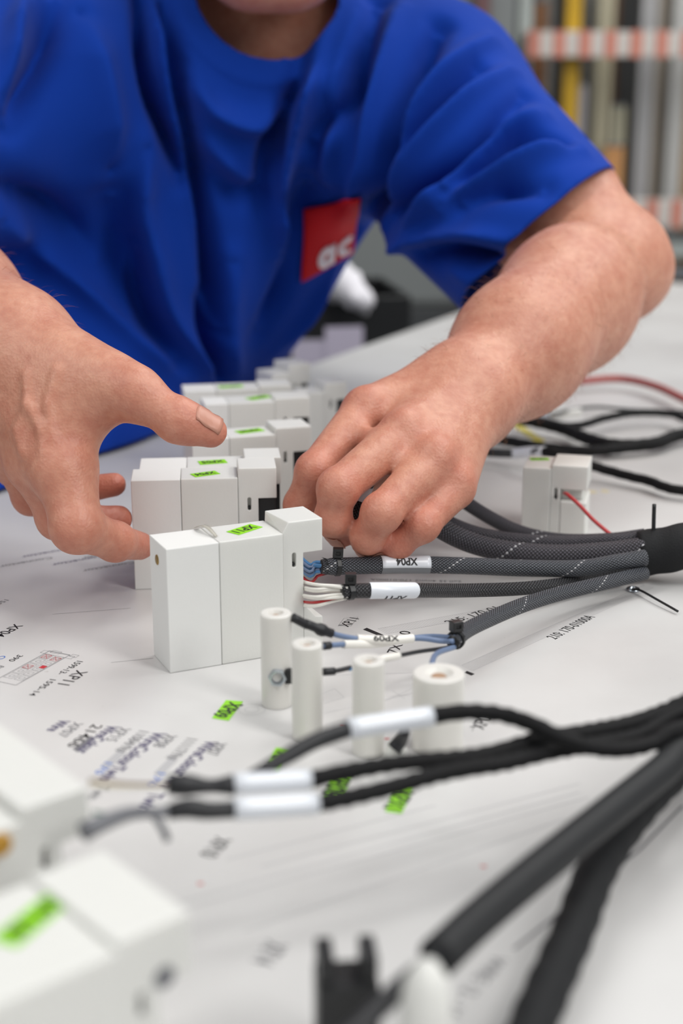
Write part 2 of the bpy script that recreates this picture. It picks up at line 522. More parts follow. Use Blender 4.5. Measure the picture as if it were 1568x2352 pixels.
# connector plan with red crossed cavities
def plan():
    o = at(100, 1492); ux = at(0, 1546) - o; uy = at(178, 1508) - o
    def Q(a, b): return o + ux * a + uy * b
    g = MB(); r = MB()
    def rect(m, a0, a1, b0, b1, w=0.00022):
        c = [Q(a0, b0), Q(a1, b0), Q(a1, b1), Q(a0, b1)]
        for i in range(4): quad_strip(m, c[i], c[(i + 1) % 4], w)
    rect(g, 0.0, 1.25, 0.18, 0.78, 0.0004)
    rect(g, -0.04, 0.05, 0.25, 0.5); rect(g, -0.04, 0.05, 0.82, 1.0)
    rect(g, 0.02, 0.12, 0.05, 0.95)
    for i in range(5):
        a = 0.12 + 0.2 * i
        rect(g, a, a + 0.17, 0.22, 0.46); rect(g, a, a + 0.17, 0.52, 0.75)
        rect(g, a + 0.05, a + 0.12, 0.3, 0.4); rect(g, a + 0.05, a + 0.12, 0.58, 0.7)
    for a, b in ((0.12, 0.22), (0.14, 0.52), (0.55, 0.22)):
        c = [Q(a + .02, b + .03), Q(a + .15, b + .03), Q(a + .15, b + .21), Q(a + .02, b + .21)]
        for i in range(4): quad_strip(r, c[i], c[(i + 1) % 4], 0.00022, 0.00009)
        quad_strip(r, c[0], c[2], 0.00022, 0.00009); quad_strip(r, c[1], c[3], 0.00022, 0.00009)
    c = [Q(.5, .6), Q(.6, .6), Q(.6, .74), Q(.5, .74)]
    r.add([p + Vector((0, 0, .00009)) for p in c], [(0, 1, 2, 3)])
    for m, nm, mt in ((g, 'printed_plan', 'grey_ink'), (r, 'printed_marks', 'red_ink')):
        m.v = [tuple(x) for x in rel(sheet, m.v)]; m.build(nm, M[mt], sheet)
plan()

# ruled bands, end bars, outlines and long thin lines of the drawing
def lines(name, segs, w, mat):
    if name == 'printed_line' and len(segs) > 1:
        for sg in segs: lines(name, [sg], w, mat)
        return
    m = MB()
    for a, b in segs: quad_strip(m, at(*a), at(*b), w)
    m.v = [tuple(x) for x in rel(sheet, m.v)]
    return m.build(name, M[mat], sheet)
def hatch(a0, a1, b0, b1, n, mat='faint_ink'):
    """a0-a1 near edge, b0-b1 far edge of a ruled band"""
    A0, A1, B0, B1 = at(*a0), at(*a1), at(*b0), at(*b1)
    m = MB()
    for i in range(n + 1):
        t = i / n; quad_strip(m, A0.lerp(A1, t), B0.lerp(B1, t), 0.00022)
    quad_strip(m, A0, A1, 0.0002); quad_strip(m, B0, B1, 0.0002)
    m.v = [tuple(x) for x in rel(sheet, m.v)]
    return m.build('printed_ruler_band', M[mat], sheet)
hatch((890, 1456), (1480, 1346), (868, 1444), (1470, 1334), 130)
hatch((1085, 1541), (1500, 1350), (1060, 1528), (1478, 1344), 130)
tpatch('printed_bar', [(833, 1446), (842, 1442), (882, 1459), (868, 1460)], 'ink')
tpatch('printed_bar', [(1022, 1538), (1028, 1533), (1042, 1538), (1036, 1541)], 'ink')
tpatch('printed_bar', [(1066, 1545), (1072, 1541), (1090, 1548), (1082, 1552)], 'ink')
lines('printed_outline', [((776, 1438), (790, 1420)), ((790, 1420), (822, 1418)), ((822, 1418), (806, 1438)), ((806, 1438), (776, 1438))], 0.0002, 'grey_ink')
lines('printed_outline', [((740, 1594), (768, 1582)), ((768, 1582), (790, 1602)), ((790, 1602), (744, 1616))], 0.0002, 'faint_ink')
lines('printed_outline', [((894, 1600), (935, 1596)), ((900, 1586), (930, 1606)), ((885, 1610), (945, 1582))], 0.0002, 'faint_ink')
lines('printed_outline', [((1084, 1680), (1098, 1642)), ((1098, 1642), (1128, 1636))], 0.0003, 'grey_ink')
lines('printed_line', [((255, 1522), (352, 1512)), ((120, 1411), (300, 1397))], 0.0003, 'grey_ink')
lines('printed_line', [((740, 1640), (960, 1590)), ((742, 1552), (960, 1545)), ((748, 1662), (800, 1650))], 0.0002, 'faint_ink')
lines('printed_line', [((400, 2075), (1330, 1820)), ((420, 2090), (1350, 1832)), ((560, 2140), (1300, 1880)), ((600, 1990), (1330, 1800)), ((520, 1975), (1000, 1850))], 0.0005, 'faint_ink')
lines('printed_line', [((1180, 2180), (1470, 1950)), ((1470, 1950), (1568, 1850))], 0.0012, 'grey_ink')
def ring(c, r, mat='faint_ink'):
    m = MB(); o = at(*c)
    n = 28
    for i in range(n):
        a = 2 * PI * i / n; b = 2 * PI * (i + 1) / n
        quad_strip(m, o + Vector((r * math.cos(a), r * math.sin(a), 0)), o + Vector((r * math.cos(b), r * math.sin(b), 0)), 0.0002)
    m.v = [tuple(x) for x in rel(sheet, m.v)]
    m.build('printed_circle', M[mat], sheet)
ring((578, 1630), 0.0033); ring((578, 1630), 0.0062)
for c in ((786, 1664), (888, 1697), (718, 1438), (836, 1460), (1110, 1990), (460, 2030)):
    a = at(*c); e = 0.0007
    m = MB(); m.add(rel(sheet, [a + Vector((x * e, y * e, .00006)) for x, y in ((-1.5, -1), (1.5, -1), (1.5, 1), (-1.5, 1))]), [(0, 1, 2, 3)])
    m.build('printed_mark', M['red_ink'], sheet)

# bright green code stickers lying on the drawing
def sticker(c, body, t0, t1, hpx, label):
    """c: four picture corners on the table, text from t0 to t1"""
    P = [at(*q) for q in c]; cen = sum(P, Vector()) / 4
    r = empty('code_sticker', (cen.x, cen.y, TZ), 0, label, 'sticker', 'green code stickers lying on the drawing')
    L = rel(r, P); m = MB()
    m.add([(p.x, p.y, 0.00005) for p in L] + [(p.x, p.y, 0.0003) for p in L], [(3, 2, 1, 0), (4, 5, 6, 7), (0, 1, 5, 4), (1, 2, 6, 5), (2, 3, 7, 6), (3, 0, 4, 7)])
    m.build('backing', M['green'], r)
    Z = (np.array(cen) - _C) @ _F
    flat_text('lettering', body, M['ink'], r, at(*t0) , at(*t1), hpx * 1.25 * Z / FPX, lift=0.0004, bold=True)
sticker([(487, 1650), (525, 1656), (558, 1612), (519, 1609)], 'XP09', (544, 1616), (501, 1648), 30, 'green sticker reading XP09 on the bare table beside the posts')
sticker([(604, 1766), (640, 1773), (672, 1722), (634, 1718)], 'XP15', (655, 1728), (618, 1764), 32, 'green sticker crossed by the black tail of the uppermost foreground cable')
sticker([(742, 1828), (782, 1834), (812, 1780), (770, 1774)], 'XP08', (795, 1782), (757, 1826), 36, 'green sticker reading XP08 between the two lower foreground cables')
sticker([(884, 1864), (922, 1869), (948, 1814), (908, 1808)], 'XPX1', (932, 1818), (900, 1860), 36, 'green sticker in front of the lowest foreground cable, below post bases')
# ------------------------------------------------------------------ white connector holders
def disc(name, parent, c, nrm, r, thick, mat, n=20):
    m = MB().lathe([(0.0001, 0), (r, 0), (r, thick * .7), (r * .85, thick), (0.0001, thick)], n)
    q = Vector((0, 0, 1)).rotation_difference(Vector(nrm))
    return m.build(name, mat, parent, Matrix.Translation(c) @ q.to_matrix().to_4x4(), smooth=False)

def local_sticker(parent, cx, cy, z, L, W, ang, body, extra=True):
    """green code label stuck on a holder; text reads towards the holder's far side"""
    M4 = Matrix.Translation((cx, cy, z)) @ Matrix.Rotation(ang, 4, 'Z')
    s = MB().box((-L / 2, -W / 2, 0), (L / 2, W / 2, 0.0002)).build('code_label', M['green'], parent, M4)
    s['label'] = 'bright green code label'
    v, f, w = text_geo(body, bold=True)
    m = MB(); m.add([(-x * L * .80 / w, -y * W * .66, 0.0003) for x, y, _ in v], f)
    m.build('lettering', M['ink'], s)
    return s

GRP = 'white connector holders on the drawing'
def holder(A, phi, label, H=0.064, D=0.027, L1=0.027, L2=0.0338, Lc=0.0112, Lh=0.0105, Hh=0.0695, zr=0.0525,
           text='XP', lab=(0.044, 0.014, 0.0165, 0.0075, 0.35), screw=False, foot=True, socket=True, chamfer=0.0004):
    r = empty('connector_holder', (A.x, A.y, TZ), phi, label, 'holder', GRP)
    r.location.z = TZ + 0.0001
    if L1 > 0:
        e = MB().box((0, 0, 0), (L1, D, H)).build('end_piece', M['printed_plastic'], r, bevel=0.0004)
    MB().box((L1 + 0.0003, 0.0002, 0), (L1 + L2, D - 0.0004, H + 0.0002)).build('body', M['pom'], r, bevel=0.0004)
    x0 = L1 + L2 + 0.0002; x1 = x0 + Lc; x2 = x1 + Lh; y0, y1 = 0.0012, D - 0.0012
    cx = x0 + Lc * 0.55; zs = zr - 0.006; r_ = 0.0011; z1 = zs + 0.0055; ch = chamfer
    aL = np.linspace(1.5 * PI, .5 * PI, 9)                                  # left half of the slot, bottom to top
    lf = [(cx + r_ * math.cos(t), (zs if math.sin(t) < 0 else z1) + r_ * math.sin(t)) for t in aL]
    rt = [(2 * cx - x, z) for x, z in lf]
    front_l = [(x0, 0), (cx, 0)] + lf + [(cx, Hh), (x0 + ch, Hh), (x0, H)]
    front_r = [(cx, 0), (x1, 0), (x1, zr), (x2, zr), (x2, Hh), (cx, Hh)] + rt[::-1]
    outer_f = [(x0, 0), (cx, 0), (x1, 0), (x1, zr), (x2, zr), (x2, Hh), (cx, Hh), (x0 + ch, Hh), (x0, H)]
    outer_b = [(x0, 0), (cx, 0), (x1, 0), (x1, zr), (x2, zr), (x2, Hh), (cx, Hh), (x0 + .0003, Hh), (x0, H)]
    m = MB(); ix = {}
    def vid(x, y, z):
        k = (round(x, 7), round(y, 7), round(z, 7))
        if k not in ix: ix[k] = len(m.v); m.v.append(k)
        return ix[k]
    for poly in (front_l, front_r): m.f.append(tuple(vid(x, y0, z) for x, z in poly))
    m.f.append(tuple(vid(x, y1, z) for x, z in outer_b[::-1]))
    nO = len(outer_f)
    for i in range(nO):
        j = (i + 1) % nO
        (xa, za), (xb, zb) = outer_f[i], outer_f[j]; (xc, zc), (xd, zd) = outer_b[i], outer_b[j]
        m.f.append((vid(xb, y0, zb), vid(xa, y0, za), vid(xc, y1, zc), vid(xd, y1, zd)))
    loop = lf + rt[::-1][1:-1]
    for i in range(len(loop)):
        (xa, za), (xb, zb) = loop[i], loop[(i + 1) % len(loop)]
        m.f.append((vid(xa, y0, za), vid(xa, y0 + .004, za), vid(xb, y0 + .004, zb), vid(xb, y0, zb)))
    m.f.append(tuple(vid(x, y0 + .004, z) for x, z in loop[::-1]))
    bmj = bmesh.new()
    me_ = bpy.data.meshes.new('clamp_jaw'); me_.from_pydata(m.v, [], m.f); bmj.from_mesh(me_)
    bmesh.ops.recalc_face_normals(bmj, faces=bmj.faces); bmj.to_mesh(me_); bmj.free()
    c = link('clamp_jaw', me_, M['pom'], r, bevel=0.0004)
    disc('slot_screw', r, (cx, y0 + 0.0030, zs + 0.0002), (0, -1, 0), 0.00095, 0.0018, M['dark'])
    if foot:
        MB().prism_xz([(x1 + .0001, 0), (x2, 0), (x2, 0.017), (x2 - 0.004, 0.0175), (x1 + 0.001, 0.024), (x1 + .0001, 0.025)], y0, y1).build('foot', M['pom'], r, bevel=0.0003)
    if socket:
        MB().box((x1 + 0.0002, y0 + 0.003, 0.026), (x2 - 0.0005, y1 - 0.003, zr - 0.0004)).build('socket', M['black'], r, bevel=0.0005)
    if screw:
        disc('screw', r, (0.0002, D * 0.55, H - 0.0095), (-1, 0, 0), 0.0026, 0.0007, M['brass'])
    if lab:
        local_sticker(r, lab[0], lab[1], H + 0.0003, lab[2], lab[3], lab[4], text)
    return r

def dir2(a, b):
    return math.atan2(b.y - a.y, b.x - a.x)

PH11 = math.radians(24.5)
A11 = at(391, 1547)
h11 = holder(A11, PH11, 'white holder with green XP11 label, nearest of the sharp row', text='XP11', lab=(0.0460, 0.0148, 0.0175, 0.0086, 0.46), screw=True, socket=False, chamfer=0.0032)
# lifted end of clear tape on the XP11 holder
tp = MB()
pts = [(0.0245 + 0.004 * t, 0.0265 - 0.019 * t, 0.0645 + 0.0035 * math.sin(PI * t) * (1 - .3 * t)) for t in np.linspace(0, 1, 8)]
for i, (x, y, z) in enumerate(pts):
    wv = 0.0012 * (1.4 - abs(i - 2) * .15)
    tp.v += [(x - wv, y, z + .0001), (x + wv, y + .0006, z + .0003)]
for i in range(7): tp.f.append((2 * i, 2 * i + 1, 2 * i + 3, 2 * i + 2))
o = tp.build('tape_strip', plain('clear_tape', rgb('b7b3a8'), 0.2), h11, smooth=True)
sm = o.modifiers.new('thick', 'SOLIDIFY'); sm.thickness = 0.00015
# four more holders behind it
a = at(300, 1105, .065); b = at(547, 1099, .065); PH4 = dir2(a, b)
A4 = Vector((a.x, a.y, 0))
h04 = holder(A4, PH4, 'white holder with green XP04 label, directly behind the XP11 holder', H=0.065, Hh=0.0705, zr=0.0525, text='XP04',
       L1=0.0278, L2=0.0325, Lc=0.0115, Lh=0.0105, lab=(0.042, 0.0105, 0.0155, 0.008, 0.42))
bk = Vector((-math.sin(PH4), math.cos(PH4), 0)); fw = Vector((math.cos(PH4), math.sin(PH4), 0))
AC = A4 + bk * 0.0305 + fw * 0.0035
holder(AC, PH4, 'white holder hidden behind the XP04 one, only its green-labelled top showing', H=0.064, Hh=0.069, text='XP05', L1=0.0275, lab=(0.043, 0.012, 0.0165, 0.009, 0.2))
a = at(441, 1012, .065); b = at(622, 1000, .065); PHD = math.radians(17)
holder(Vector((a.x, a.y, 0)), PHD, 'white holder with green label just behind the outstretched thumb tip', H=0.065, Hh=0.069, L1=0.024, L2=0.0305, Lc=0.012, Lh=0.012, text='XP06', lab=(0.041, 0.0145, 0.018, 0.009, 0.25))
a = at(470, 930, .065)
holder(Vector((a.x, a.y, 0)), math.radians(12), 'white holder with crumpled green label, second behind the thumb', H=0.065, Hh=0.067, L1=0.017, L2=0.033, Lc=0.014, Lh=0.012, text='XP12', lab=(0.041, 0.016, 0.018, 0.009, 0.5))
a = at(412, 915, .066)
holder(Vector((a.x, a.y + 0.03, 0)), math.radians(10), 'white holder against the blue shirt, green label edge on', H=0.065, Hh=0.067, L1=0.024, L2=0.032, Lc=0.013, Lh=0.011, text='XP13', lab=(0.036, 0.012, 0.018, 0.009, 0.1))
a = at(625, 862, .055)
holder(Vector((a.x, a.y, 0)), math.radians(30), 'small white holder at the tip of the blue shirt front, farthest of the row', H=0.055, Hh=0.062, D=0.03, L1=0.0, L2=0.016, Lc=0.011, Lh=0.009, zr=0.045, text='XP20', lab=None)
a = at(696, 905, .045)
holder(Vector((a.x, a.y, 0)), math.radians(20), 'low white holder just left of the raised index knuckle', H=0.045, Hh=0.052, D=0.026, L1=0.0, L2=0.018, Lc=0.011, Lh=0.009, zr=0.038, text='XP21', lab=None)
# the lone holder with a red wire to the right of the hand
a = at(1194, 1236)
hr = holder(a, math.radians(-14), 'white holder standing alone right of the hand, red wire in it', H=0.047, Hh=0.0495, D=0.034, L1=0.0, L2=0.018, Lc=0.006, Lh=0.017, zr=0.034,
       text='XP16', lab=(0.008, 0.024, 0.012, 0.006, 0.3), foot=False, socket=False)
MB().box((0.0243, 0.0012, 0), (0.0412, 0.0328, 0.026)).build('foot', M['pom'], hr, bevel=0.001)
MB().box((0.0243, 0.008, 0.0262), (0.038, 0.026, 0.0335)).build('socket', M['pom'], hr, bevel=0.0006)
# large blurred holders in the near left corner
a = at(440, 2100, .064); b = at(0, 2292, .064); PF = dir2(b, a); LF = (b - a).length
F0 = Vector((b.x, b.y, 0)) - Vector((math.cos(PF), math.sin(PF), 0)) * 0.035
fa = holder(F0, PF, 'blurred white holder in the bottom left corner, long green label on top', H=0.062, Hh=0.064, D=0.046, L1=0.025, L2=LF + 0.035 - 0.025 - 0.023, Lc=0.013, Lh=0.010, zr=0.046,
       text='XP18', lab=(0.062, 0.0290, 0.031, 0.0085, 0.42), foot=True, socket=False)
disc('bore', fa, (LF + 0.035 - 0.0085, 0.0011, 0.048), (0, -1, 0), 0.0032, 0.0003, M['grey_plug'])  # flat grey disc on the face, coloured like the shade inside a hole
a = at(205, 1812, .066); b = at(0, 1880, .066); PB = dir2(b, a)
B0 = Vector((b.x, b.y, 0)) - Vector((math.cos(PB), math.sin(PB), 0)) * 0.03
fb = holder(B0, PB, 'blurred white holder at the left edge, no label, with a brass pin', H=0.062, Hh=0.066, D=0.085, L1=0.022, L2=(a - b).length + 0.03 - 0.022 - 0.023, Lc=0.013, Lh=0.010, zr=0.05, text='XP', lab=None, foot=False, socket=False)
disc('pin', fb, (0.029, -0.0005, 0.058), (0, -1, 0), 0.0035, 0.002, M['amber'])

# ------------------------------------------------------------------ round posts
M['bore_wood'] = plain('tan_bore', rgb('a8876c'), .5)
def post(c, r, H, label, bore=0.0022, nut=None):
    p = at(*c)
    root = empty('round_post', (p.x, p.y, TZ + 0.0001), 0, label, 'post', 'round white posts on the drawing')
    m = MB().lathe([(0.0001, 0), (r, 0), (r, H - .0006), (r - .0006, H), (bore * 1.7, H), (bore * 1.25, H - .002), (bore, H - .0022), (bore, H - .012), (0.0001, H - .012)], 48)
    m.build('post_body', M['post'], root, smooth=True)
    o = root.children[0]
    e = o.modifiers.new('split', 'EDGE_SPLIT'); e.split_angle = 0.7
    disc('screw', root, (0, 0, H - .0119), (0, 0, 1), bore * .95, .0104, M['bore_wood'])
    return root
p1 = post((636, 1617), 0.0072, 0.0455, 'tallest sharp white post with a hexagonal nut, beside the XP11 holder')
p2 = post((706, 1692), 0.0068, 0.0445, 'slim white post standing in front of the nut post')
p3_ = post((845, 1727), 0.0069, 0.0430, 'slim white post behind the pale blurred cable label')
p4 = post((1004, 1713), 0.0112, 0.0345, 'thickest white post, right of the others, with a wide rim', bore=0.0038)
# nut and stud of the first post
n = Vector((0.12, -1, 0)).normalized()
nm = MB()
hexo = [(0.0043 * math.cos(PI / 3 * k), 0.0043 * math.sin(PI / 3 * k)) for k in range(6)]
circ = [(0.0027 * math.cos(PI / 6 * k), 0.0027 * math.sin(PI / 6 * k)) for k in range(12)]
for z in (0, 0.0028):
    nm.v += [(x, y, z) for x, y in hexo]
for z in (0, 0.0028):
    nm.v += [(x, y, z) for x, y in circ]
for k in range(6):
    k2 = (k + 1) % 6; nm.f.append((k, k2, 6 + k2, 6 + k))
    for base, off, fl in ((0, 12, True), (6, 24, False)):
        a_, b_, c_, d_, e_ = base + k, base + k2, off + (2 * k + 2) % 12, off + 2 * k + 1, off + 2 * k
        nm.f.append((a_, e_, d_, c_, b_) if fl else (a_, b_, c_, d_, e_))
for k in range(12):
    k2 = (k + 1) % 12; nm.f.append((12 + k2, 12 + k, 24 + k, 24 + k2))
q = Vector((0, 0, 1)).rotation_difference(n).to_matrix().to_4x4()
nz = 0.0165
nm.build('hex_nut', M['zinc'], p1, Matrix.Translation(Vector((0.0005, -0.0065, nz)) ) @ q, bevel=0.0003)
disc('stud', p1, Vector((0.0005, -0.0064, nz)), n, 0.0026, 0.0012, M['post'])
MB().box((0.0042, -0.0072, nz - .0036), (0.0078, -0.0040, nz + .0034)).build('lug', M['black'], p1, bevel=0.0004)
# ------------------------------------------------------------------ cables
def cable_root(p, label, group=None, name='cable', cat='cable'):
    return empty(name, (p.x, p.y, p.z), 0, label, cat, group)

def tie(parent, T, q, r, th=None, mat='black', toward=Vector((0.05, -1, 0.25))):
    """cable tie: band, square head with an open slot"""
    band = T.mesh(lambda qq, t: r + 0.0007, q - 0.0013, q + 0.0013, 20).build('cable_tie', M[mat], parent, smooth=False, bevel=0.0002)
    up = Vector(T.ev(q, 0, 1)) - Vector(T.ev(q, 0, 0)); up.normalize()
    ax = Vector(np.array([np.interp(q, T.q, T.t[:, k]) for k in range(3)])).normalized()
    ty = toward - up * toward.dot(up) if th is None else Vector(th)
    ty = (ty - ax * ty.dot(ax) * 0.0).normalized()
    z = up; x = ty.cross(z).normalized(); y = z.cross(x)
    R4 = Matrix((x, y, z)).transposed().to_4x4()
    c = Vector(T.ev(q, 0, r + 0.0030))
    m = MB()
    W, Hh, w, h, d = 0.0028, 0.0026, 0.0013, 0.0010, 0.0024
    o4 = [(-W, -Hh), (W, -Hh), (W, Hh), (-W, Hh)]; i4 = [(-w, -h), (w, -h), (w, h), (-w, h)]
    for yy in (-d, d):
        m.v += [(a, yy, b) for a, b in o4]; m.v += [(a, yy, b) for a, b in i4]
    for k in range(4):
        k2 = (k + 1) % 4
        m.f += [(k, k2, 4 + k2, 4 + k), (8 + k2, 8 + k, 12 + k, 12 + k2), (k2, k, 8 + k, 8 + k2), (4 + k, 4 + k2, 12 + k2, 12 + k)]
    m.build('tie_head', M[mat], band, Matrix.Translation(c) @ R4, bevel=0.0003)
    mm = MB().box((-w * .9, d * .1, -h * .9), (w * .9, d * .7, h * .9))  # dark block standing in for the shade inside the slot
    mm.build('slot_shade', M['dark'], band, Matrix.Translation(c) @ R4)
    return band

def frayed(parent, T, q, r, n=26, L=0.0035):
    m = MB()
    for i in range(n):
        th = rng.uniform(0, 2 * PI); q1 = q + 0.0008
        a = Vector(T.ev(q1, th, r * .9)); b = Vector(T.ev(max(0, q - L * rng.uniform(.4, 1)), th + rng.uniform(-.4, .4), r * rng.uniform(.9, 1.35)))
        s = Vector((0, 0, 0.00018)); s2 = Vector((0, 0.00018, 0))
        m.add([a - s, a + s, b + s2 * .3, a + s2, b - s * .3], [(0, 1, 2), (0, 3, 4), (1, 3, 2)])
    m.build('frayed_end', M['black'], parent)

def arc_label(parent, T, a, b, r, t0, t1, mat):
    m = MB(); qs = np.linspace(a, b, 14); ts = np.linspace(t0, t1, 12)
    for q in qs:
        for t in ts: m.v.append(tuple(T.ev(q, t, r)))
    for i in range(13):
        for j in range(11): m.f.append((i * 12 + j, i * 12 + j + 1, (i + 1) * 12 + j + 1, (i + 1) * 12 + j))
    o = m.build('white_field', M[mat], parent, smooth=True)
    sd = o.modifiers.new('thick', 'SOLIDIFY'); sd.thickness = .00012; sd.offset = 0
    return o
def wrap_label(parent, T, a, b, r, body=None, th0=0.0, hgt=0.004, th_cap=None, mat='label_white', flip=True, x_sc=0.62, ink='ink', lift=0.0):
    s = T.mesh(lambda q, t: r, a, b, 20).build('label_sleeve', M[mat], parent, smooth=True)
    e = s.modifiers.new('split', 'EDGE_SPLIT'); e.split_angle = 0.8
    if body:
        v, f, w = text_geo(body, bold=True, fine=True)
        L = (b - a) * x_sc; sg = -1 if flip else 1
        pts = [T.ev((a + b) / 2 + sg * x * L / w, th0 - sg * y * hgt / r, r + 0.00016 + lift) for x, y, _ in v]
        # outward-facing order
        m = MB(); m.add(pts, f); m.build('lettering', M[ink], s)
    return s

def wires(parent, a, b, n, r, mats, spread_a, spread_b, sag=0.0, via=None):
    a = Vector(a); b = Vector(b)
    for i in range(n):
        da = Vector((0, rng.uniform(-1, 1), rng.uniform(-1, 1))) * spread_a
        db = Vector((0, rng.uniform(-1, 1), rng.uniform(-1, 1))) * spread_b
        if n > 3:
            da.z = spread_a * (1 - 2 * (i + .5) / n); db.z = spread_b * (1 - 2 * (i + .5) / n)
        p0 = a + da; p3 = b + db
        p1 = p0.lerp(p3, .35) + Vector((0, 0, rng.uniform(-.3, .6) * spread_a * .5 - sag)); p2 = p0.lerp(p3, .7) + Vector((0, 0, rng.uniform(-.2, .2) * spread_b - sag))
        pth = [p0, p1, p2, p3]
        if via is not None:
            v_ = Vector(via) + da * .9
            pth = [p0, v_, v_.lerp(p3, .5) + Vector((0, 0, rng.uniform(-.2, .4) * spread_a * .4)), p3]
        Tube(pth, 0.002).mesh(r, n=10).build('wire', M[mats[i % len(mats)]], parent, smooth=True)

def ext(P, *steps):
    """carry a cable on beyond the picture: steps (dx, dy, height above the table)"""
    P = list(P)
    for dx, dy, z in steps:
        P.append(Vector((P[-1].x + dx, P[-1].y + dy, TZ + z)))
    return P
BG = 'braided cables feeding the taped trunk'
# XP04 cable
P = [at(738, 1302, .027), at(800, 1300, .026), at(930, 1297, .024), at(1080, 1300, .021), at(1200, 1305, .019), at(1330, 1305, .017), dp(1420, 1291, .808), dp(1480, 1281, .812)]
R04 = 0.0048
c04 = cable_root(P[0], 'black braided cable with white XP04 sleeve and blue wires', BG)
_, T = tube('braided_sleeve', P, lambda q, t: R04 if q > 0.006 else R04 * (.80 + .2 * q / .006), M['braid'], c04, 0.003, 24)
def q_at(T, px, parent):
    c = T.c + np.array(parent.location)
    x, _, _ = project(c); return float(np.interp(px, x, T.q))
tie(c04, T, q_at(T, 774, c04), R04)
frayed(c04, T, 0.002, R04)
ls = wrap_label(c04, T, q_at(T, 873, c04), q_at(T, 985, c04), R04 + 0.0003, 'XP04', th0=0.92, hgt=0.0044, x_sc=.44, mat='clear_wrap', lift=.0002)
arc_label(ls, T, q_at(T, 873, c04), q_at(T, 985, c04), R04 + 0.00038, -1.5, 1.62, 'label_white')
def on_holder(h, x, y, z):
    return Matrix.Translation(h.location) @ Matrix.Rotation(h.rotation_euler.z, 4, 'Z') @ Vector((x, y, z))
s0 = rel(c04, [on_holder(h04, .0735, .0135, .036)])[0]
via04 = rel(c04, [dp(700, 1304, .788)])[0]
wires(c04, s0, T.c[1], 10, 0.00085, ['wire_blue', 'wire_slate', 'wire_blue'], 0.0042, 0.0030, via=via04)
wires(c04, s0 + Vector((0, -.001, -.0065)), Vector(T.c[2]) + Vector((0, -.001, -.003)), 1, 0.0008, ['wire_red'], 0.0003, 0.0003, via=via04 + Vector((0, -.001, -.0065)))
# XP11 cable
P = [dp(786, 1361, .705), dp(820, 1357, .708), dp(940, 1356, .72), at(1080, 1356, .018), at(1220, 1350, .012), dp(1350, 1332, .818), dp(1430, 1315, .829), dp(1480, 1303, .834)]
R11 = 0.0038
c11 = cable_root(P[0], 'black braided cable with white XP11 sleeve and white wires', BG)
_, T = tube('braided_sleeve', P, lambda q, t: R11 if q > 0.005 else R11 * (.8 + .2 * q / .005), M['braid_coarse'], c11, 0.003, 24)
tie(c11, T, q_at(T, 804, c11), R11)
frayed(c11, T, 0.002, R11)
wrap_label(c11, T, q_at(T, 848, c11), q_at(T, 950, c11), R11 + 0.0004, 'XP11', th0=2.5, hgt=0.0044, x_sc=.42)
s0 = rel(c11, [on_holder(h11, .0745, .0150, .029)])[0]
via11 = rel(c11, [dp(722, 1359, .7135)])[0]
wires(c11, s0, T.c[1], 8, 0.00085, ['wire_white'], 0.0046, 0.0026, via=via11)
wires(c11, s0 + Vector((0, -.002, -.0065)), Vector(T.c[2]) + Vector((0, -.001, -.002)), 1, 0.0007, ['wire_red'], 0.0003, 0.0003, via=via11 + Vector((0, -.002, -.0052)))
wires(c11, s0 + Vector((0, -.002, -.008)), Vector(T.c[2]) + Vector((0, -.001, -.0025)), 2, 0.0007, ['wire_white'], 0.0006, 0.0003, via=via11 + Vector((0, -.002, -.0066)))
# XP09 cable
P = [at(1040, 1476, .022), at(1065, 1452, .0215), at(1110, 1428, .020), at(1200, 1390, .017), at(1290, 1362, .014), dp(1390, 1338, .795), dp(1480, 1316, .812)]
R9 = 0.0040
c09 = cable_root(P[0], 'black braided cable with slate blue wires to the round posts', BG)
_, T = tube('braided_sleeve', P, lambda q, t: R9 if q > 0.006 else R9 * (.82 + .18 * q / .006), M['braid'], c09, 0.003, 24)
tie(c09, T, 0.0045, R9, toward=Vector((0.5, -1, 0.3)))
frayed(c09, T, 0.002, R9)
E0 = Vector(T.c[0]) + Vector(c09.location)
def wire9(name, pts, r, mat):
    return tube(name, pts, r, M[mat], c09, 0.002, 12)
w, Tw = wire9('wire', [dp(700, 1432, .655), dp(762, 1455, .662), dp(820, 1467, .67), dp(900, 1470, .675), dp(960, 1466, .68), dp(1010, 1472, .685), E0 + Vector((0, -.001, .001))], 0.00135, 'wire_slate')
Tw.mesh(lambda q, t: 0.0022 + (0.0008 if 0.008 < q < 0.012 else 0), 0.0, q_at(Tw, 762, c09), 14).build('heat_shrink', M['soft_black'], c09, smooth=True)
tube('wire_lug', [dp(672, 1418, .652), dp(706, 1436, .656)], 0.0021, M['soft_black'], c09, 0.002, 12)
wrap_label(c09, Tw, q_at(Tw, 819, c09), q_at(Tw, 948, c09), 0.0021, 'XP09', th0=0.80, hgt=0.0030, x_sc=.45, mat='wire_white')
w, Tw = wire9('wire', [dp(742, 1484, .650), dp(790, 1480, .660), dp(860, 1479, .676), dp(930, 1468, .690), dp(985, 1462, .694), E0 + Vector((0.001, .001, .0022))], 0.00135, 'wire_slate')
Tw.mesh(0.0019, 0, q_at(Tw, 757, c09), 12).build('heat_shrink', M['soft_black'], c09, smooth=True)
wrap_label(c09, Tw, q_at(Tw, 788, c09), q_at(Tw, 905, c09), 0.0020, mat='wire_white')
w, Tw = wire9('wire', [dp(850, 1518, .63), dp(905, 1508, .64), dp(960, 1497, .66), dp(1010, 1490, .675), E0 + Vector((0, 0, -.002))], 0.0010, 'soft_black')
wrap_label(c09, Tw, q_at(Tw, 862, c09), q_at(Tw, 914, c09), 0.0017, mat='wire_white')
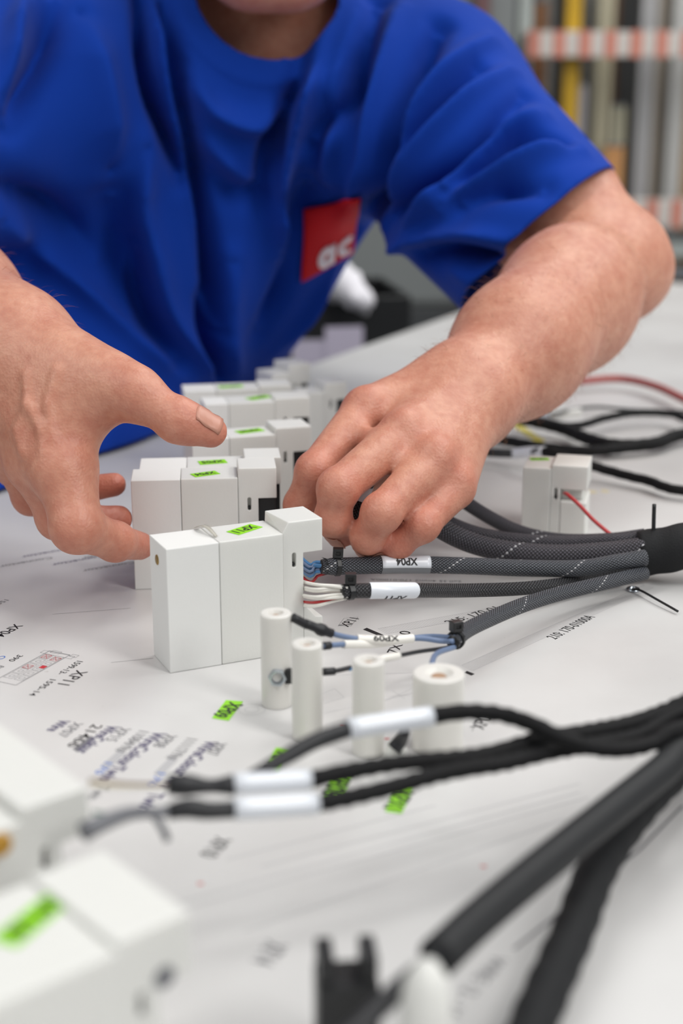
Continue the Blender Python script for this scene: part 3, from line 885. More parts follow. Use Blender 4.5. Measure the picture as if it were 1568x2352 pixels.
wire9('wire', [dp(990, 1545, .625), dp(993, 1518, .64), dp(1005, 1500, .66), E0 + Vector((0.0005, -.001, -.002))], 0.0013, 'wire_slate')
w, Tw = wire9('wire', [dp(742, 1543, .642), dp(770, 1541, .645), dp(806, 1533, .648)], 0.0011, 'soft_black')
Tw.mesh(0.0018, 0, q_at(Tw, 768, c09), 12).build('heat_shrink', M['soft_black'], c09, smooth=True)
tube('wire_tip', [dp(800, 1536, .6478), dp(807, 1534, .648)], 0.0012, M['wire_blue'], c09, 0.002, 10)
# upper cables from under the hand
P = [dp(930, 1150, .80), dp(985, 1195, .815), dp(1060, 1238, .83), dp(1150, 1264, .835), dp(1280, 1275, .832), dp(1400, 1268, .83), dp(1480, 1257, .828)]
cu = cable_root(P[0], 'thick black braided cable held under the little finger', BG)
tube('braided_sleeve', P, 0.0062, M['braid_fine'], cu, 0.003, 24)
P = [dp(945, 1140, .845), dp(1000, 1185, .852), dp(1080, 1222, .855), dp(1170, 1240, .852), dp(1290, 1248, .848), dp(1400, 1243, .842), dp(1480, 1238, .842)]
cu = cable_root(P[0], 'dark braided cable lying just above the thickest one by the hand', BG)
tube('braided_sleeve', P, 0.0046, M['braid_fine'], cu, 0.003, 24)
P = [dp(985, 1085, .86), dp(1058, 1146, .875), dp(1130, 1192, .88), dp(1200, 1224, .878), dp(1290, 1241, .87), dp(1400, 1240, .858), dp(1480, 1230, .856)]
cu = cable_root(P[0], 'dark braided cable leaving the wrist side of the hand, uppermost of three', BG)
tube('braided_sleeve', P, 0.0043, M['braid_fine'], cu, 0.003, 24)
# the cable inside the grip with its white sleeve
P = [dp(800, 1225, .80), dp(812, 1180, .80), dp(835, 1125, .795), dp(862, 1075, .79)]
cu = cable_root(P[0], 'black cable with small white sleeve pinched between the fingers', None)
_, T = tube('braided_sleeve', P, 0.0042, M['braid_coarse'], cu, 0.003, 18)
wrap_label(cu, T, q_at(T, 826, cu), q_at(T, 841, cu), 0.0046, mat='label_white')
# taped trunk
P = [dp(1472, 1273, .835), dp(1520, 1264, .833), dp(1600, 1250, .83), dp(1760, 1225, .83)]
P = ext(P, (.25, .02, .0155), (.40, .03, .0155))
trunk = cable_root(P[0], 'thick black cloth-taped trunk where the braided cables meet', None, 'taped_bundle')
tube('tape_wrap', P, lambda q, t: 0.0136 + 0.0004 * math.sin((q / .019 + t / (2 * PI)) * 2 * PI), M['tape_wide'], trunk, 0.003, 32)
tube('tie_tail', [dp(1500, 1228, .83), dp(1501, 1190, .828), dp(1502, 1158, .826)], 0.0012, M['black'], trunk, 0.002, 8)
# eyelet with a cut cable tie
p = at(1453, 1356)
ey = empty('eyelet', (p.x, p.y, TZ + 0.0002), 0, 'small metal eyelet in the table with a cut black tie', 'eyelet')
MB().lathe([(0.002, 0), (0.0042, 0), (0.0042, .0008), (0.0034, .0014), (0.0022, .0012), (0.002, 0)], 24).build('rim', M['zinc'], ey, smooth=True)
tube('tie_tail', [at(1452, 1354, .0016), at(1470, 1356, .003), at(1510, 1378, .003), at(1556, 1404, .002)], 0.0007, M['black'], ey, 0.002, 8)
# red wire of the lone holder
P = [dp(1296, 1133, .905), dp(1304, 1137, .893), dp(1330, 1160, .885), dp(1360, 1192, .880), dp(1395, 1222, .874), dp(1425, 1243, .868), dp(1472, 1258, .858)]
cw = cable_root(P[0], 'thin red wire running from the lone holder to the trunk', None, 'red_wire', 'wire')
tube('insulation', P, 0.0012, M['wire_red'], cw, 0.003, 12)

# ---- taped cables lying further back on the right
BK = 'black taped cables lying at the back right'
def back_cable(P, r, label, mat='tape', ripple=0.05):
    P = ext(P, (.20, .02, max(.004, r * 1.1)), (.30, -.03, max(.004, r * 1.1))) if P[-1].x > .25 else P
    c = cable_root(P[0], label, BK)
    tube('tape_wrap', P, lambda q, t: r * (1 + ripple * math.sin((q / .012 + t / (2 * PI)) * 2 * PI)), M[mat], c, 0.004, 16)
    return c
back_cable([at(1185, 962, .012), at(1225, 968, .012), at(1290, 984, .010), at(1350, 1008, .009), at(1410, 1022, .009), at(1500, 1019, .009), at(1640, 990, .009)], 0.0052, 'thickest black taped cable at back right, fork of the loops')
back_cable([at(1218, 970, .012), at(1320, 978, .012), at(1390, 960, .013), at(1460, 948, .013), at(1540, 950, .012), at(1640, 966, .012)], 0.0032, 'thin black taped cable forming the upper loop at back right')
back_cable([at(1090, 998, .007), at(1140, 1008, .007), at(1240, 1026, .007), at(1340, 1036, .007), at(1420, 1030, .008), at(1480, 1022, .009)], 0.0042, 'black taped cable forming the lower loop at back right')
c = back_cable([at(1180, 1042, .012), at(1255, 1038, .020), at(1320, 1058, .016), at(1400, 1082, .010), at(1480, 1102, .008), at(1640, 1132, .007)], 0.0036, 'black taped cable running right behind the lone holder')
tube('label_sleeve', [at(1182, 1042, .012), at(1220, 1038, .017), at(1250, 1038, .0195)], 0.0042, M['label_white'], c, 0.003, 14)
tube('connector_end', [at(1122, 1040, .010), at(1150, 1041, .011), at(1182, 1042, .012)], 0.0034, M['black'], c, 0.003, 12)
tube('amber_wire', [at(1090, 1039, .009), at(1124, 1040, .010)], 0.0030, M['amber'], c, 0.003, 12)
c = back_cable([at(1265, 952, .006), at(1310, 942, .006), at(1370, 935, .006), at(1460, 942, .006), at(1640, 945, .006)], 0.0015, 'thin grey cable lying behind the black loops', 'charcoal', 0)
P = [at(1300, 880, .01), at(1395, 870, .012), at(1450, 873, .012), at(1510, 889, .012), at(1568, 916, .012), at(1660, 960, .012)]
P = ext(P, (.15, .02, .0045), (.30, .08, .0045))
c = cable_root(P[0], 'dull red flexible tube at the back right of the table', None, 'red_tube', 'tube')
tube('hose', P, 0.0038, plain('red_hose', rgb('a8524e'), 0.5), c, 0.004, 14)
p = at(1214, 996)
y_ = empty('tape_flag', (p.x, p.y, TZ), 0.2, 'short strip of yellow tape beside the back cables', 'tape')
MB().box((-0.004, -0.03, 0.0001), (0.004, 0.034, 0.0004)).build('tape_strip', M['yellow_tape'], y_)
wh = at(1285, 958)
t_ = empty('cable_plug', (wh.x, wh.y, TZ), 0.3, 'pale translucent plug lying beside the back loops', 'plug')
MB().box((-0.012, -0.004, 0.0001), (0.020, 0.004, 0.007)).build('shell', M['pom'], t_, bevel=0.001)
MB().box((-0.020, -0.003, 0.001), (-0.012, 0.003, 0.006)).build('pins', M['zinc'], t_, bevel=0.0004)
p = at(1010 + 360, 1129)
s_ = empty('glue_mark', (p.x, p.y, TZ), 0.3, 'two small yellowed glue marks on the table right of lone holder', 'mark')
MB().prism_xy([(0.004 * math.cos(a) - .004, .004 * math.sin(a)) for a in np.linspace(0, 2 * PI, 12, endpoint=False)], 0.00004, 0.0002).build('glue_spot', M['wire_cream'], s_)
MB().prism_xy([(0.003 * math.cos(a) + .006, .004 * math.sin(a) - .001) for a in np.linspace(0, 2 * PI, 12, endpoint=False)], 0.00004, 0.0002).build('glue_spot', M['wire_cream'], s_)

# ---- blurred cables in the foreground
FG = 'twisted taped cables in the foreground'
def twist(r, p=0.011, amp=0.10, ph=0.0):
    return lambda q, t: r * (1 + amp * math.sin(2 * (t + 2 * PI * q / p) + ph))
P = [dp(986, 1645, .52), dp(1070, 1635, .522), dp(1150, 1641, .524), dp(1225, 1664, .516), dp(1290, 1695, .510), dp(1360, 1717, .512), dp(1430, 1721, .52), dp(1500, 1706, .528), dp(1600, 1665, .54)]
P = ext(P, (.10, .06, .026), (.16, .09, .006))
f1 = cable_root(P[0], 'black taped foreground cable with pale sleeve, curving over the posts', FG)
tube('tape_wrap', P, twist(0.0030), M['tape'], f1, 0.003, 18)
tube('label_sleeve', [dp(798, 1674, .508), dp(890, 1660, .514), dp(990, 1645, .52)], 0.0038, M['label_white'], f1, 0.004, 18)
tube('shrink_tail', [dp(520, 1812, .475), dp(560, 1790, .48), dp(640, 1748, .49), dp(720, 1704, .498), dp(802, 1674, .508)], lambda q, t: 0.0012 + 0.0018 * min(1, q / 0.03), M['soft_black'], f1, 0.003, 14)
P = [dp(706, 1793, .482), dp(800, 1772, .488), dp(920, 1752, .497), dp(1040, 1742, .505), dp(1130, 1730, .512), dp(1240, 1700, .522), dp(1350, 1682, .533), dp(1450, 1662, .545), dp(1530, 1634, .555), dp(1640, 1590, .57)]
P = ext(P, (.10, .09, .030), (.16, .14, .006))
f2 = cable_root(P[0], 'middle black taped foreground cable with pale sleeve and black plug', FG)
tube('tape_wrap', P, lambda q, t: twist(0.0030 + 0.0004 * min(1, max(0, (q - .06) / .03)))(q, t), M['tape'], f2, 0.003, 18)
tube('label_sleeve', [dp(534, 1801, .474), dp(620, 1797, .478), dp(712, 1792, .482)], 0.0036, M['label_white'], f2, 0.004, 18)
tube('plug', [dp(385, 1803, .468), dp(440, 1803, .470), dp(480, 1806, .472), dp(536, 1803, .474)], lambda q, t: 0.0031 + 0.0007 * math.sin(q * 320), M['soft_black'], f2, 0.003, 14)
for i, (dy, mt) in enumerate(((0, 'wire_cream'), (8, 'wire_white'), (-3, 'wire_brown'), (4, 'wire_cream'))):
    tube('wire', [dp(205, 1796 + dy, .46), dp(290, 1803 + dy * .7, .463), dp(390, 1803 + dy * .3, .468)], 0.0006, M[mt], f2, 0.003, 8)
P = [dp(722, 1847, .468), dp(800, 1832, .474), dp(900, 1808, .482), dp(1000, 1780, .492), dp(1080, 1764, .498), dp(1160, 1752, .505), dp(1260, 1728, .515), dp(1370, 1709, .526), dp(1470, 1688, .538), dp(1640, 1622, .562)]
P = ext(P, (.10, .03, .022), (.16, .04, .006))
f3 = cable_root(P[0], 'lowest black taped foreground cable with pale sleeve and grey plug', FG)
tube('tape_wrap', P, twist(0.0030, ph=1.5), M['tape'], f3, 0.003, 18)
tube('label_sleeve', [dp(536, 1858, .457), dp(630, 1853, .462), dp(726, 1846, .468)], 0.0036, M['label_white'], f3, 0.004, 18)
tube('plug', [dp(385, 1866, .450), dp(430, 1856, .452), dp(480, 1862, .454), dp(540, 1859, .457)], lambda q, t: 0.0024 + 0.0009 * math.sin(min(1, q / .014) * 2.6), M['soft_black'], f3, 0.003, 14)
tube('grey_lead', [dp(190, 1912, .425), dp(240, 1888, .43), dp(300, 1868, .44), dp(345, 1866, .446), dp(390, 1864, .45)], lambda q, t: 0.0030 - 0.0012 * min(1, q / .03), M['grey_plug'], f3, 0.003, 14)
tube('grey_lead', [dp(350, 1868, .446), dp(372, 1900, .446), dp(385, 1930, .447)], 0.0012, M['grey_plug'], f3, 0.003, 10)
tube('wire', [dp(215, 1866, .44), dp(270, 1874, .443), dp(330, 1868, .447)], 0.0006, M['wire_green'], f3, 0.003, 8)
# wedge-shaped terminal between the posts
p = at(925, 1745)
wt = empty('terminal', (p.x, p.y, TZ + .0001), 0.2, 'small black and white terminal between the third and thickest posts', 'terminal')
MB().prism_xz([(-0.009, 0), (0.002, 0), (0.001, 0.007), (-0.006, 0.009)], -0.003, 0.003).build('terminal_base', M['pom'], wt, bevel=0.0012)
tube('shrink_wedge', [at(905, 1720, .006), at(920, 1700, .010), at(930, 1680, .017)], lambda q, t: 0.0034 - .09 * q, M['soft_black'], wt, 0.002, 12)
# thick smooth tube and heavy taped cable running to the near edge
P = [at(1004, 2200, .038), at(1100, 2110, .037), at(1250, 1985, .036), at(1400, 1865, .036), at(1520, 1770, .036), at(1700, 1625, .036)]
P = ext(P, (.10, .00, .026), (.16, -.03, .0075))
tk = cable_root(P[0], 'thick smooth charcoal tube crossing the lower right corner', None, 'protective_tube', 'tube')
tube('tube_wall', P, 0.0060, M['charcoal'], tk, 0.004, 24)
tube('inner_cable', [at(700, 2480, .036), at(850, 2335, .037), at(930, 2258, .038), at(1010, 2195, .038)], 0.0030, M['soft_black'], tk, 0.004, 14)
P = [at(1190, 2440, .014), at(1250, 2290, .014), at(1320, 2130, .014), at(1370, 2000, .014), at(1440, 1890, .014), at(1530, 1790, .014), at(1700, 1640, .014)]
P = ext(P, (.10, -.04, .0085), (.16, -.10, .0085))
tc_ = cable_root(P[0], 'heavy black taped cable running down the right side to the near edge', None)
tube('tape_wrap', P, lambda q, t: 0.0070 * (1 + .04 * math.sin((q / .016 + t / (2 * PI)) * 2 * PI)), M['tape_wide'], tc_, 0.004, 24)
# white fork and black plug at the bottom edge
p = at(980, 2222, .052)
wf = empty('cable_fork', (p.x, p.y, TZ + .0001), 0.3, 'white plastic cable fork under the charcoal tube end, bottom edge', 'fork')
MB().lathe([(0.0001, 0), (0.0075, 0), (0.0070, .04), (0.0058, .0480), (0.003, .0530), (0.0001, .0545)], 28).build('peg', M['pom'], wf, smooth=True)
MB().box((-0.012, -0.012, 0), (0.012, 0.012, 0.004)).build('base_plate', M['pom'], wf, bevel=0.0008)
p = at(795, 2440, .0)
bp_ = empty('black_plug', (p.x, p.y, TZ + .0001), 0.1, 'black two-pronged plug housing, cut by the bottom edge', 'plug')
MB().box((-0.009, -0.007, 0), (0.009, 0.007, 0.030)).build('housing', M['black'], bp_, bevel=0.0008)
for sx in (-1, 1):
    MB().box((sx * 0.0062 - .0024, -0.006, 0.0302), (sx * 0.0062 + .0024, 0.006, 0.0385)).build('prong', M['black'], bp_, bevel=0.0006)
# ------------------------------------------------------------------ soft bodies: distance fields turned into a mesh
class Field:
    """smooth union of tapered, squashable capsules on a grid"""
    def __init__(s, lo, hi, res):
        s.lo = np.array(lo, np.float32); s.res = res
        s.n = np.ceil((np.array(hi) - s.lo) / res).astype(int) + 1
        s.f = np.full(s.n, 1.0, np.float32)
    def sub(s, lo, hi):
        a = np.clip(np.floor((np.array(lo) - s.lo) / s.res).astype(int), 0, s.n)
        b = np.clip(np.ceil((np.array(hi) - s.lo) / s.res).astype(int) + 1, 0, s.n)
        return tuple(slice(i, j) for i, j in zip(a, b)), a, b
    def grid(s, a, b):
        ax = [s.lo[k] + s.res * np.arange(a[k], b[k], dtype=np.float32) for k in range(3)]
        return ax[0][:, None, None], ax[1][None, :, None], ax[2][None, None, :]
    @staticmethod
    def cap(G, a, b, ra, rb, nrm=None, sq=1.0):
        X, Y, Z = G
        a = np.asarray(a, np.float32); ab = np.asarray(b, np.float32) - a
        L2 = float(ab @ ab) + 1e-12
        x, y, z = X - a[0], Y - a[1], Z - a[2]
        t = np.clip((x * ab[0] + y * ab[1] + z * ab[2]) / L2, 0, 1)
        x, y, z = x - t * ab[0], y - t * ab[1], z - t * ab[2]
        d2 = x * x + y * y + z * z
        if nrm is not None:
            nn = np.asarray(nrm, np.float32); nn = nn / np.linalg.norm(nn)
            q = x * nn[0] + y * nn[1] + z * nn[2]
            d2 = d2 + q * q * (1 / sq ** 2 - 1)
        return np.sqrt(d2) - (ra + (rb - ra) * t)
    @staticmethod
    def smin(a, b, k):
        if k <= 0: return np.minimum(a, b)
        h = np.maximum(k - np.abs(a - b), 0) / k
        return np.minimum(a, b) - h * h * k * 0.25
    def bbox(s, prims, m):
        P = np.array([p for q in prims for p in (q[0], q[1])]); R = max(max(q[2], q[3]) for q in prims)
        return P.min(0) - R - m, P.max(0) + R + m
    def add(s, prims, k=0.008, kj=None, sub=False):
        """union the capsules (a, b, ra, rb[, normal, squash]) with blend k, then join the field with blend kj"""
        kj = k if kj is None else kj
        lo, hi = s.bbox(prims, 2.2 * max(k, kj) + 0.006)
        sl, a, b = s.sub(lo, hi)
        if any(i >= j for i, j in zip(a, b)): return
        G = s.grid(a, b); g = None
        for p in prims:
            d = s.cap(G, *p)
            g = d if g is None else s.smin(g, d, k)
        if sub: s.f[sl] = -s.smin(-s.f[sl], g, kj)
        else: s.f[sl] = s.smin(s.f[sl], g, kj)
    def mesh(s):
        f = s.f; ins = f < 0; n = s.n
        c = np.zeros(n - 1, np.uint8)
        for i in (0, 1):
            for j in (0, 1):
                for k in (0, 1):
                    c += ins[i:n[0] - 1 + i, j:n[1] - 1 + j, k:n[2] - 1 + k]
        act = np.argwhere((c > 0) & (c < 8))
        idm = np.full(n - 1, -1, np.int32); idm[tuple(act.T)] = np.arange(len(act))
        pos = np.zeros((len(act), 3)); cnt = np.zeros(len(act))
        offs = [(i, j, k) for i in (0, 1) for j in (0, 1) for k in (0, 1)]
        for o in offs:
            for d in range(3):
                if o[d]: continue
                o2 = list(o); o2[d] = 1
                A = act + np.array(o); B = act + np.array(o2)
                va = f[tuple(A.T)]; vb = f[tuple(B.T)]
                m = (va < 0) != (vb < 0)
                t = np.where(m, va / np.where(m, va - vb, 1), 0)
                p = A + t[:, None] * (B - A)
                pos[m] += p[m]; cnt[m] += 1
        pos = pos / cnt[:, None] * s.res + s.lo
        quads = []
        for d in range(3):
            e = [slice(None)] * 3; e2 = [slice(None)] * 3
            e[d] = slice(0, -1); e2[d] = slice(1, None)
            ch = ins[tuple(e)] != ins[tuple(e2)]
            q = np.argwhere(ch)
            u, v = (d + 1) % 3, (d + 2) % 3
            q = q[(q[:, u] > 0) & (q[:, v] > 0) & (q[:, u] < n[u] - 1) & (q[:, v] < n[v] - 1)]
            def cell(du, dv):
                r = q.copy(); r[:, u] -= du; r[:, v] -= dv; return idm[tuple(r.T)]
            Q = np.stack([cell(1, 1), cell(0, 1), cell(0, 0), cell(1, 0)], 1)
            fl = ~ins[tuple(q.T)]
            Q[fl] = Q[fl][:, ::-1]
            quads.append(Q)
        return pos, np.concatenate(quads)

def np_mesh(name, V, Q, attrs=None):
    me = bpy.data.meshes.new(name)
    me.vertices.add(len(V)); me.vertices.foreach_set('co', np.asarray(V, np.float32).ravel())
    me.loops.add(Q.size); me.loops.foreach_set('vertex_index', Q.astype(np.int32).ravel())
    me.polygons.add(len(Q)); me.polygons.foreach_set('loop_start', np.arange(0, Q.size, Q.shape[1], dtype=np.int32))
    me.polygons.foreach_set('use_smooth', np.ones(len(Q), bool))
    me.update(calc_edges=True)
    for k, v in (attrs or {}).items():
        a = me.attributes.new(k, 'FLOAT', 'POINT'); a.data.foreach_set('value', np.asarray(v, np.float32))
    return me

def vnormals(V, Q):
    nf = np.cross(V[Q[:, 2]] - V[Q[:, 0]], V[Q[:, 3]] - V[Q[:, 1]])
    n = np.zeros_like(V)
    for k in range(4): np.add.at(n, Q[:, k], nf)
    return n / (np.linalg.norm(n, axis=1)[:, None] + 1e-12)

def relax(V, Q, it=2, w=0.5):
    e = np.concatenate([Q[:, [0, 1]], Q[:, [1, 2]], Q[:, [2, 3]], Q[:, [3, 0]]])
    for _ in range(it):
        s = np.zeros_like(V); c = np.zeros(len(V))
        np.add.at(s, e[:, 0], V[e[:, 1]]); np.add.at(c, e[:, 0], 1)
        np.add.at(s, e[:, 1], V[e[:, 0]]); np.add.at(c, e[:, 1], 1)
        V = V * (1 - w) + w * s / c[:, None]
    return V

def A3(p): return np.array(p, float)
def seg_dist(V, poly):
    d = np.full(len(V), 1e9)
    for a, b in zip(poly[:-1], poly[1:]):
        ab = b - a; t = np.clip(((V - a) @ ab) / (ab @ ab + 1e-12), 0, 1)
        d = np.minimum(d, np.linalg.norm(V - a - t[:, None] * ab, axis=1))
    return d

BODY_V, BODY_Q, BODY_B = [], [], []          # pieces of the one body mesh
def body_piece(V, Q, blush):
    o = sum(len(x) for x in BODY_V)
    BODY_V.append(V); BODY_Q.append(Q + o); BODY_B.append(blush)

def finger(F, pts, rs, k_chain=0.003, kj=0.006):
    prims = []
    for i in range(len(pts) - 1):
        prims.append((pts[i], pts[i + 1], rs[i], rs[i + 1]))
    # knuckle pads and fleshy middle of each bone
    for i in range(1, len(pts) - 1):
        prims.append((pts[i], pts[i] + 1e-4, rs[i] * 1.05, rs[i] * 1.05))
    F.add(prims, k_chain, kj)

NAILS = []
def nail_of(pts, r, dorsal=None):
    a, b = pts[-2], pts[-1]
    ax = b - a; ax /= np.linalg.norm(ax)
    if dorsal is None:
        bend = (pts[-3] + pts[-1]) / 2 - pts[-2]
        dorsal = -(bend - ax * (bend @ ax))
    dorsal = dorsal - ax * (dorsal @ ax); dorsal = dorsal / np.linalg.norm(dorsal)
    NAILS.append((a + (b - a) * .80, ax, dorsal, r))

# ---- his left hand and arm (right in the picture)
def arm_left():
    D = lambda x, y, z: A3(dp(x, y, z))
    wr = D(1072, 915, .872); el = D(1382, 606, 1.065); sh = D(1030, 240, 1.20)
    fin = {
        'index': [D(835, 945, .842), D(722, 1082, .805), D(690, 1160, .812), D(700, 1205, .828)],
        'middle': [D(922, 1000, .812), D(776, 1122, .776), D(764, 1190, .783), D(782, 1226, .798)],
        'ring': [D(992, 1062, .800), D(876, 1178, .772), D(844, 1232, .782), D(846, 1256, .797)],
        'little': [D(1044, 1122, .806), D(970, 1206, .784), D(912, 1250, .790), D(880, 1262, .800)],
    }
    rad = {'index': [.0125, .0102, .0090, .0078], 'middle': [.0130, .0108, .0094, .0082], 'ring': [.0125, .0104, .0090, .0078], 'little': [.0110, .0090, .0080, .0070]}
    allp = np.array([wr, el, sh] + [p for f in fin.values() for p in f])
    F = Field(allp.min(0) - .09, allp.max(0) + .09, 0.0018)
    ax = (el - wr) / np.linalg.norm(el - wr)
    # forearm, elbow, upper arm
    m1 = D(1190, 806, .925); m2 = D(1300, 700, .995)
    F.add([(wr, m1, .0290, .0375), (m1, m2, .0375, .0425), (m2, el, .0425, .0385), (el, D(1266, 486, 1.105), .0395, .0485), (D(1266, 486, 1.105), sh, .0485, .048)], 0.03)
    F.add([(D(1455, 622, 1.065), D(1440, 600, 1.07), .020, .022)], .02, .035)             # point of the elbow
    F.add([(D(1200, 770, .915), D(1330, 640, .995), .024, .030)], .02, .03)               # muscle of the forearm
    # back of the hand: one bone to each knuckle
    wn = np.cross(fin['little'][0] - fin['index'][0], wr - fin['middle'][0]); wn /= np.linalg.norm(wn)
    wo = {'index': -.013, 'middle': -.006, 'ring': .000, 'little': .005}
    side = fin['little'][0] - fin['index'][0]; side /= np.linalg.norm(side)
    pr = []
    for kf in fin:
        st = wr + side * wo[kf] * 1.2
        pr.append((st, fin[kf][0], .0205 if kf != 'little' else .0165, rad[kf][0] * 1.08))
    F.add(pr, .014, .022)
    th = [D(985, 985, .885), D(880, 1060, .872), D(800, 1122, .858), D(748, 1172, .838)]
    F.add([(wr, th[0], .021, .019), (th[0], th[1], .019, .0145)], .012, .016)             # ball of the thumb
    finger(F, th, [.017, .0125, .0108, .0088], .003, .010)
    for kf in fin:
        finger(F, fin[kf], rad[kf], .0035, .0030 if kf != 'index' else .0035)
    # webs and tendons
    for a, b in (('index', 'middle'), ('middle', 'ring'), ('ring', 'little')):
        pa = fin[a][0] * .72 + fin[a][1] * .28; pb = fin[b][0] * .72 + fin[b][1] * .28
        F.add([(pa, pb, .0065, .0065)], .004, .006)
    sgn = 1.0 if wn @ (_C - wr) > 0 else -1.0
    for kf in fin:
        kn = fin[kf][0] + sgn * wn * rad[kf][0] * .55
        F.add([(kn, kn + 1e-4, rad[kf][0] * .68, rad[kf][0] * .68)], .002, .007)           # knuckle
        tb = wr * .55 + fin[kf][0] * .45 + sgn * wn * .0155
        F.add([(kn, tb, .0032, .0026)], .002, .008)
    F.add([(D(1112, 915, .862) , D(1114, 916, .862), .010, .010)], .01, .02)               # wrist bone
    V, Q = F.mesh(); V = relax(V, Q, 2, .5)
    b = np.zeros(len(V))
    for kf in fin:
        for i, (w_, s_) in enumerate(((.75, .012), (.9, .010), (.8, .008), (1.0, .010))):
            b += w_ * np.exp(-(np.linalg.norm(V - fin[kf][i], axis=1) / (s_ * 1.3)) ** 2)
    body_piece(V, Q, np.clip(b, 0, 1))
    for kf in fin: nail_of(fin[kf], rad[kf][3])
    nail_of(th, .0088, dorsal=A3((-.3, -.2, .9)))
    return dict(wr=wr, el=el, sh=sh, m1=m1, m2=m2)
armL = arm_left()

# ---- his right hand and arm (left in the picture)
def arm_right():
    D = lambda x, y, z: A3(dp(x, y, z))
    wr = D(10, 800, .805); el = D(-360, 540, .99); sh = D(90, 170, 1.20)
    fin = {
        'index': [D(150, 1078, .760), D(176, 1210, .752), D(264, 1244, .776), D(322, 1254, .800)],
        'middle': [D(84, 1066, .778), D(134, 1190, .786), D(205, 1200, .803), D(272, 1192, .812)],
        'ring': [D(18, 1025, .800), D(72, 1140, .822), D(170, 1128, .834), D(262, 1113, .835)],
        'little': [D(-22, 985, .818), D(30, 1080, .850), D(110, 1075, .862), D(165, 1065, .865)],
    }
    rad = {'index': [.0168, .0132, .0100, .0080], 'middle': [.0142, .0112, .0092, .0080], 'ring': [.0132, .0102, .0084, .0072], 'little': [.0112, .0090, .0080, .0068]}
    th = [D(165, 862, .775), D(312, 905, .752), D(410, 966, .748), D(484, 991, .752)]
    trad = [.0205, .0128, .0103, .0072]
    allp = np.array([wr, el, sh] + th + [p for f in fin.values() for p in f])
    F = Field(allp.min(0) - .085, allp.max(0) + .085, 0.0018)
    m1 = D(-130, 700, .87)
    F.add([(wr, m1, .0350, .041), (m1, el, .041, .040), (el, D(-150, 350, 1.10), .040, .046), (D(-150, 350, 1.10), sh, .046, .042)], .03)
    wn = np.cross(fin['little'][0] - fin['index'][0], wr - fin['middle'][0]); wn /= np.linalg.norm(wn)
    sgn = 1.0 if wn @ (_C - wr) > 0 else -1.0
    side = fin['little'][0] - fin['index'][0]; side /= np.linalg.norm(side)
    wo = {'index': -.015, 'middle': -.005, 'ring': .005, 'little': .014}
    pr = [(wr + side * wo[kf] * 1.1, fin[kf][0], .0240, rad[kf][0] * 1.05) for kf in fin]
    F.add(pr, .016, .024)
    F.add([(wr + (th[0] - wr) * .3, th[0], .024, .021), (th[0], th[1], .021, .0135)], .014, .022)
    F.add([(th[0] * .4 + th[1] * .6, fin['index'][0] * .75 + wr * .25, .0105, .0125)], .01, .022)      # web of the thumb
    # thumb with a broad, slightly swept-back last joint
    F.add([(th[1], th[2], trad[1], trad[2]), (th[2], th[3], trad[2], trad[3]), (th[2], th[2] + 1e-4, trad[2] * 1.06, trad[2] * 1.06),
           (th[2] * .45 + th[3] * .55, th[3], .0094, .0074)], .006, .008)
    for kf in fin:
        finger(F, fin[kf], rad[kf], .004, .0035)
    pa = fin['index'][0] * .7 + fin['index'][1] * .3; pb = fin['middle'][0] * .7 + fin['middle'][1] * .3
    F.add([(pa, pb, .010, .010)], .004, .008)
    for kf in fin:
        kn = fin[kf][0] + sgn * wn * rad[kf][0] * .45
        F.add([(kn, kn + 1e-4, rad[kf][0] * .66, rad[kf][0] * .66)], .002, .010)
        tb = wr * .5 + fin[kf][0] * .5 + sgn * wn * .019
        F.add([(kn, tb, .0030, .0026)], .002, .010)
    for line in ([(60, 860), (62, 930), (40, 990), (50, 1040)], [(130, 850), (110, 930), (120, 1010)], [(62, 930), (95, 985), (100, 1040)]):
        pv = []
        for x, y in line:                                   # walk along the sight line to the skin
            for z in np.arange(.70, .85, .0008):
                p = D(x, y, z); i3 = tuple(np.round((p - F.lo) / F.res).astype(int))
                if F.f[i3] < 0: pv.append(p); break
        for a_, b_ in zip(pv[:-1], pv[1:]): F.add([(a_, b_, .0016, .0016)], .001, .004)
    V, Q = F.mesh(); V = relax(V, Q, 2, .5)
    b = np.zeros(len(V))
    for kf in fin:
        for i, (w_, s_) in enumerate(((.6, .014), (.8, .012), (.8, .010), (1.0, .012))):
            b += w_ * np.exp(-(np.linalg.norm(V - fin[kf][i], axis=1) / (s_ * 1.3)) ** 2)
    for p, w_, s_ in ((th[1], .3, .014), (th[2], .55, .012), (th[3], .9, .012)):
        b += w_ * np.exp(-(np.linalg.norm(V - p, axis=1) / (s_ * 1.3)) ** 2)
    body_piece(V, Q, np.clip(b, 0, 1))
    nail_of(th, .0084, dorsal=A3((.2, -.55, .85)))
    return dict(wr=wr, el=el, sh=sh, m1=m1)
armR = arm_right()

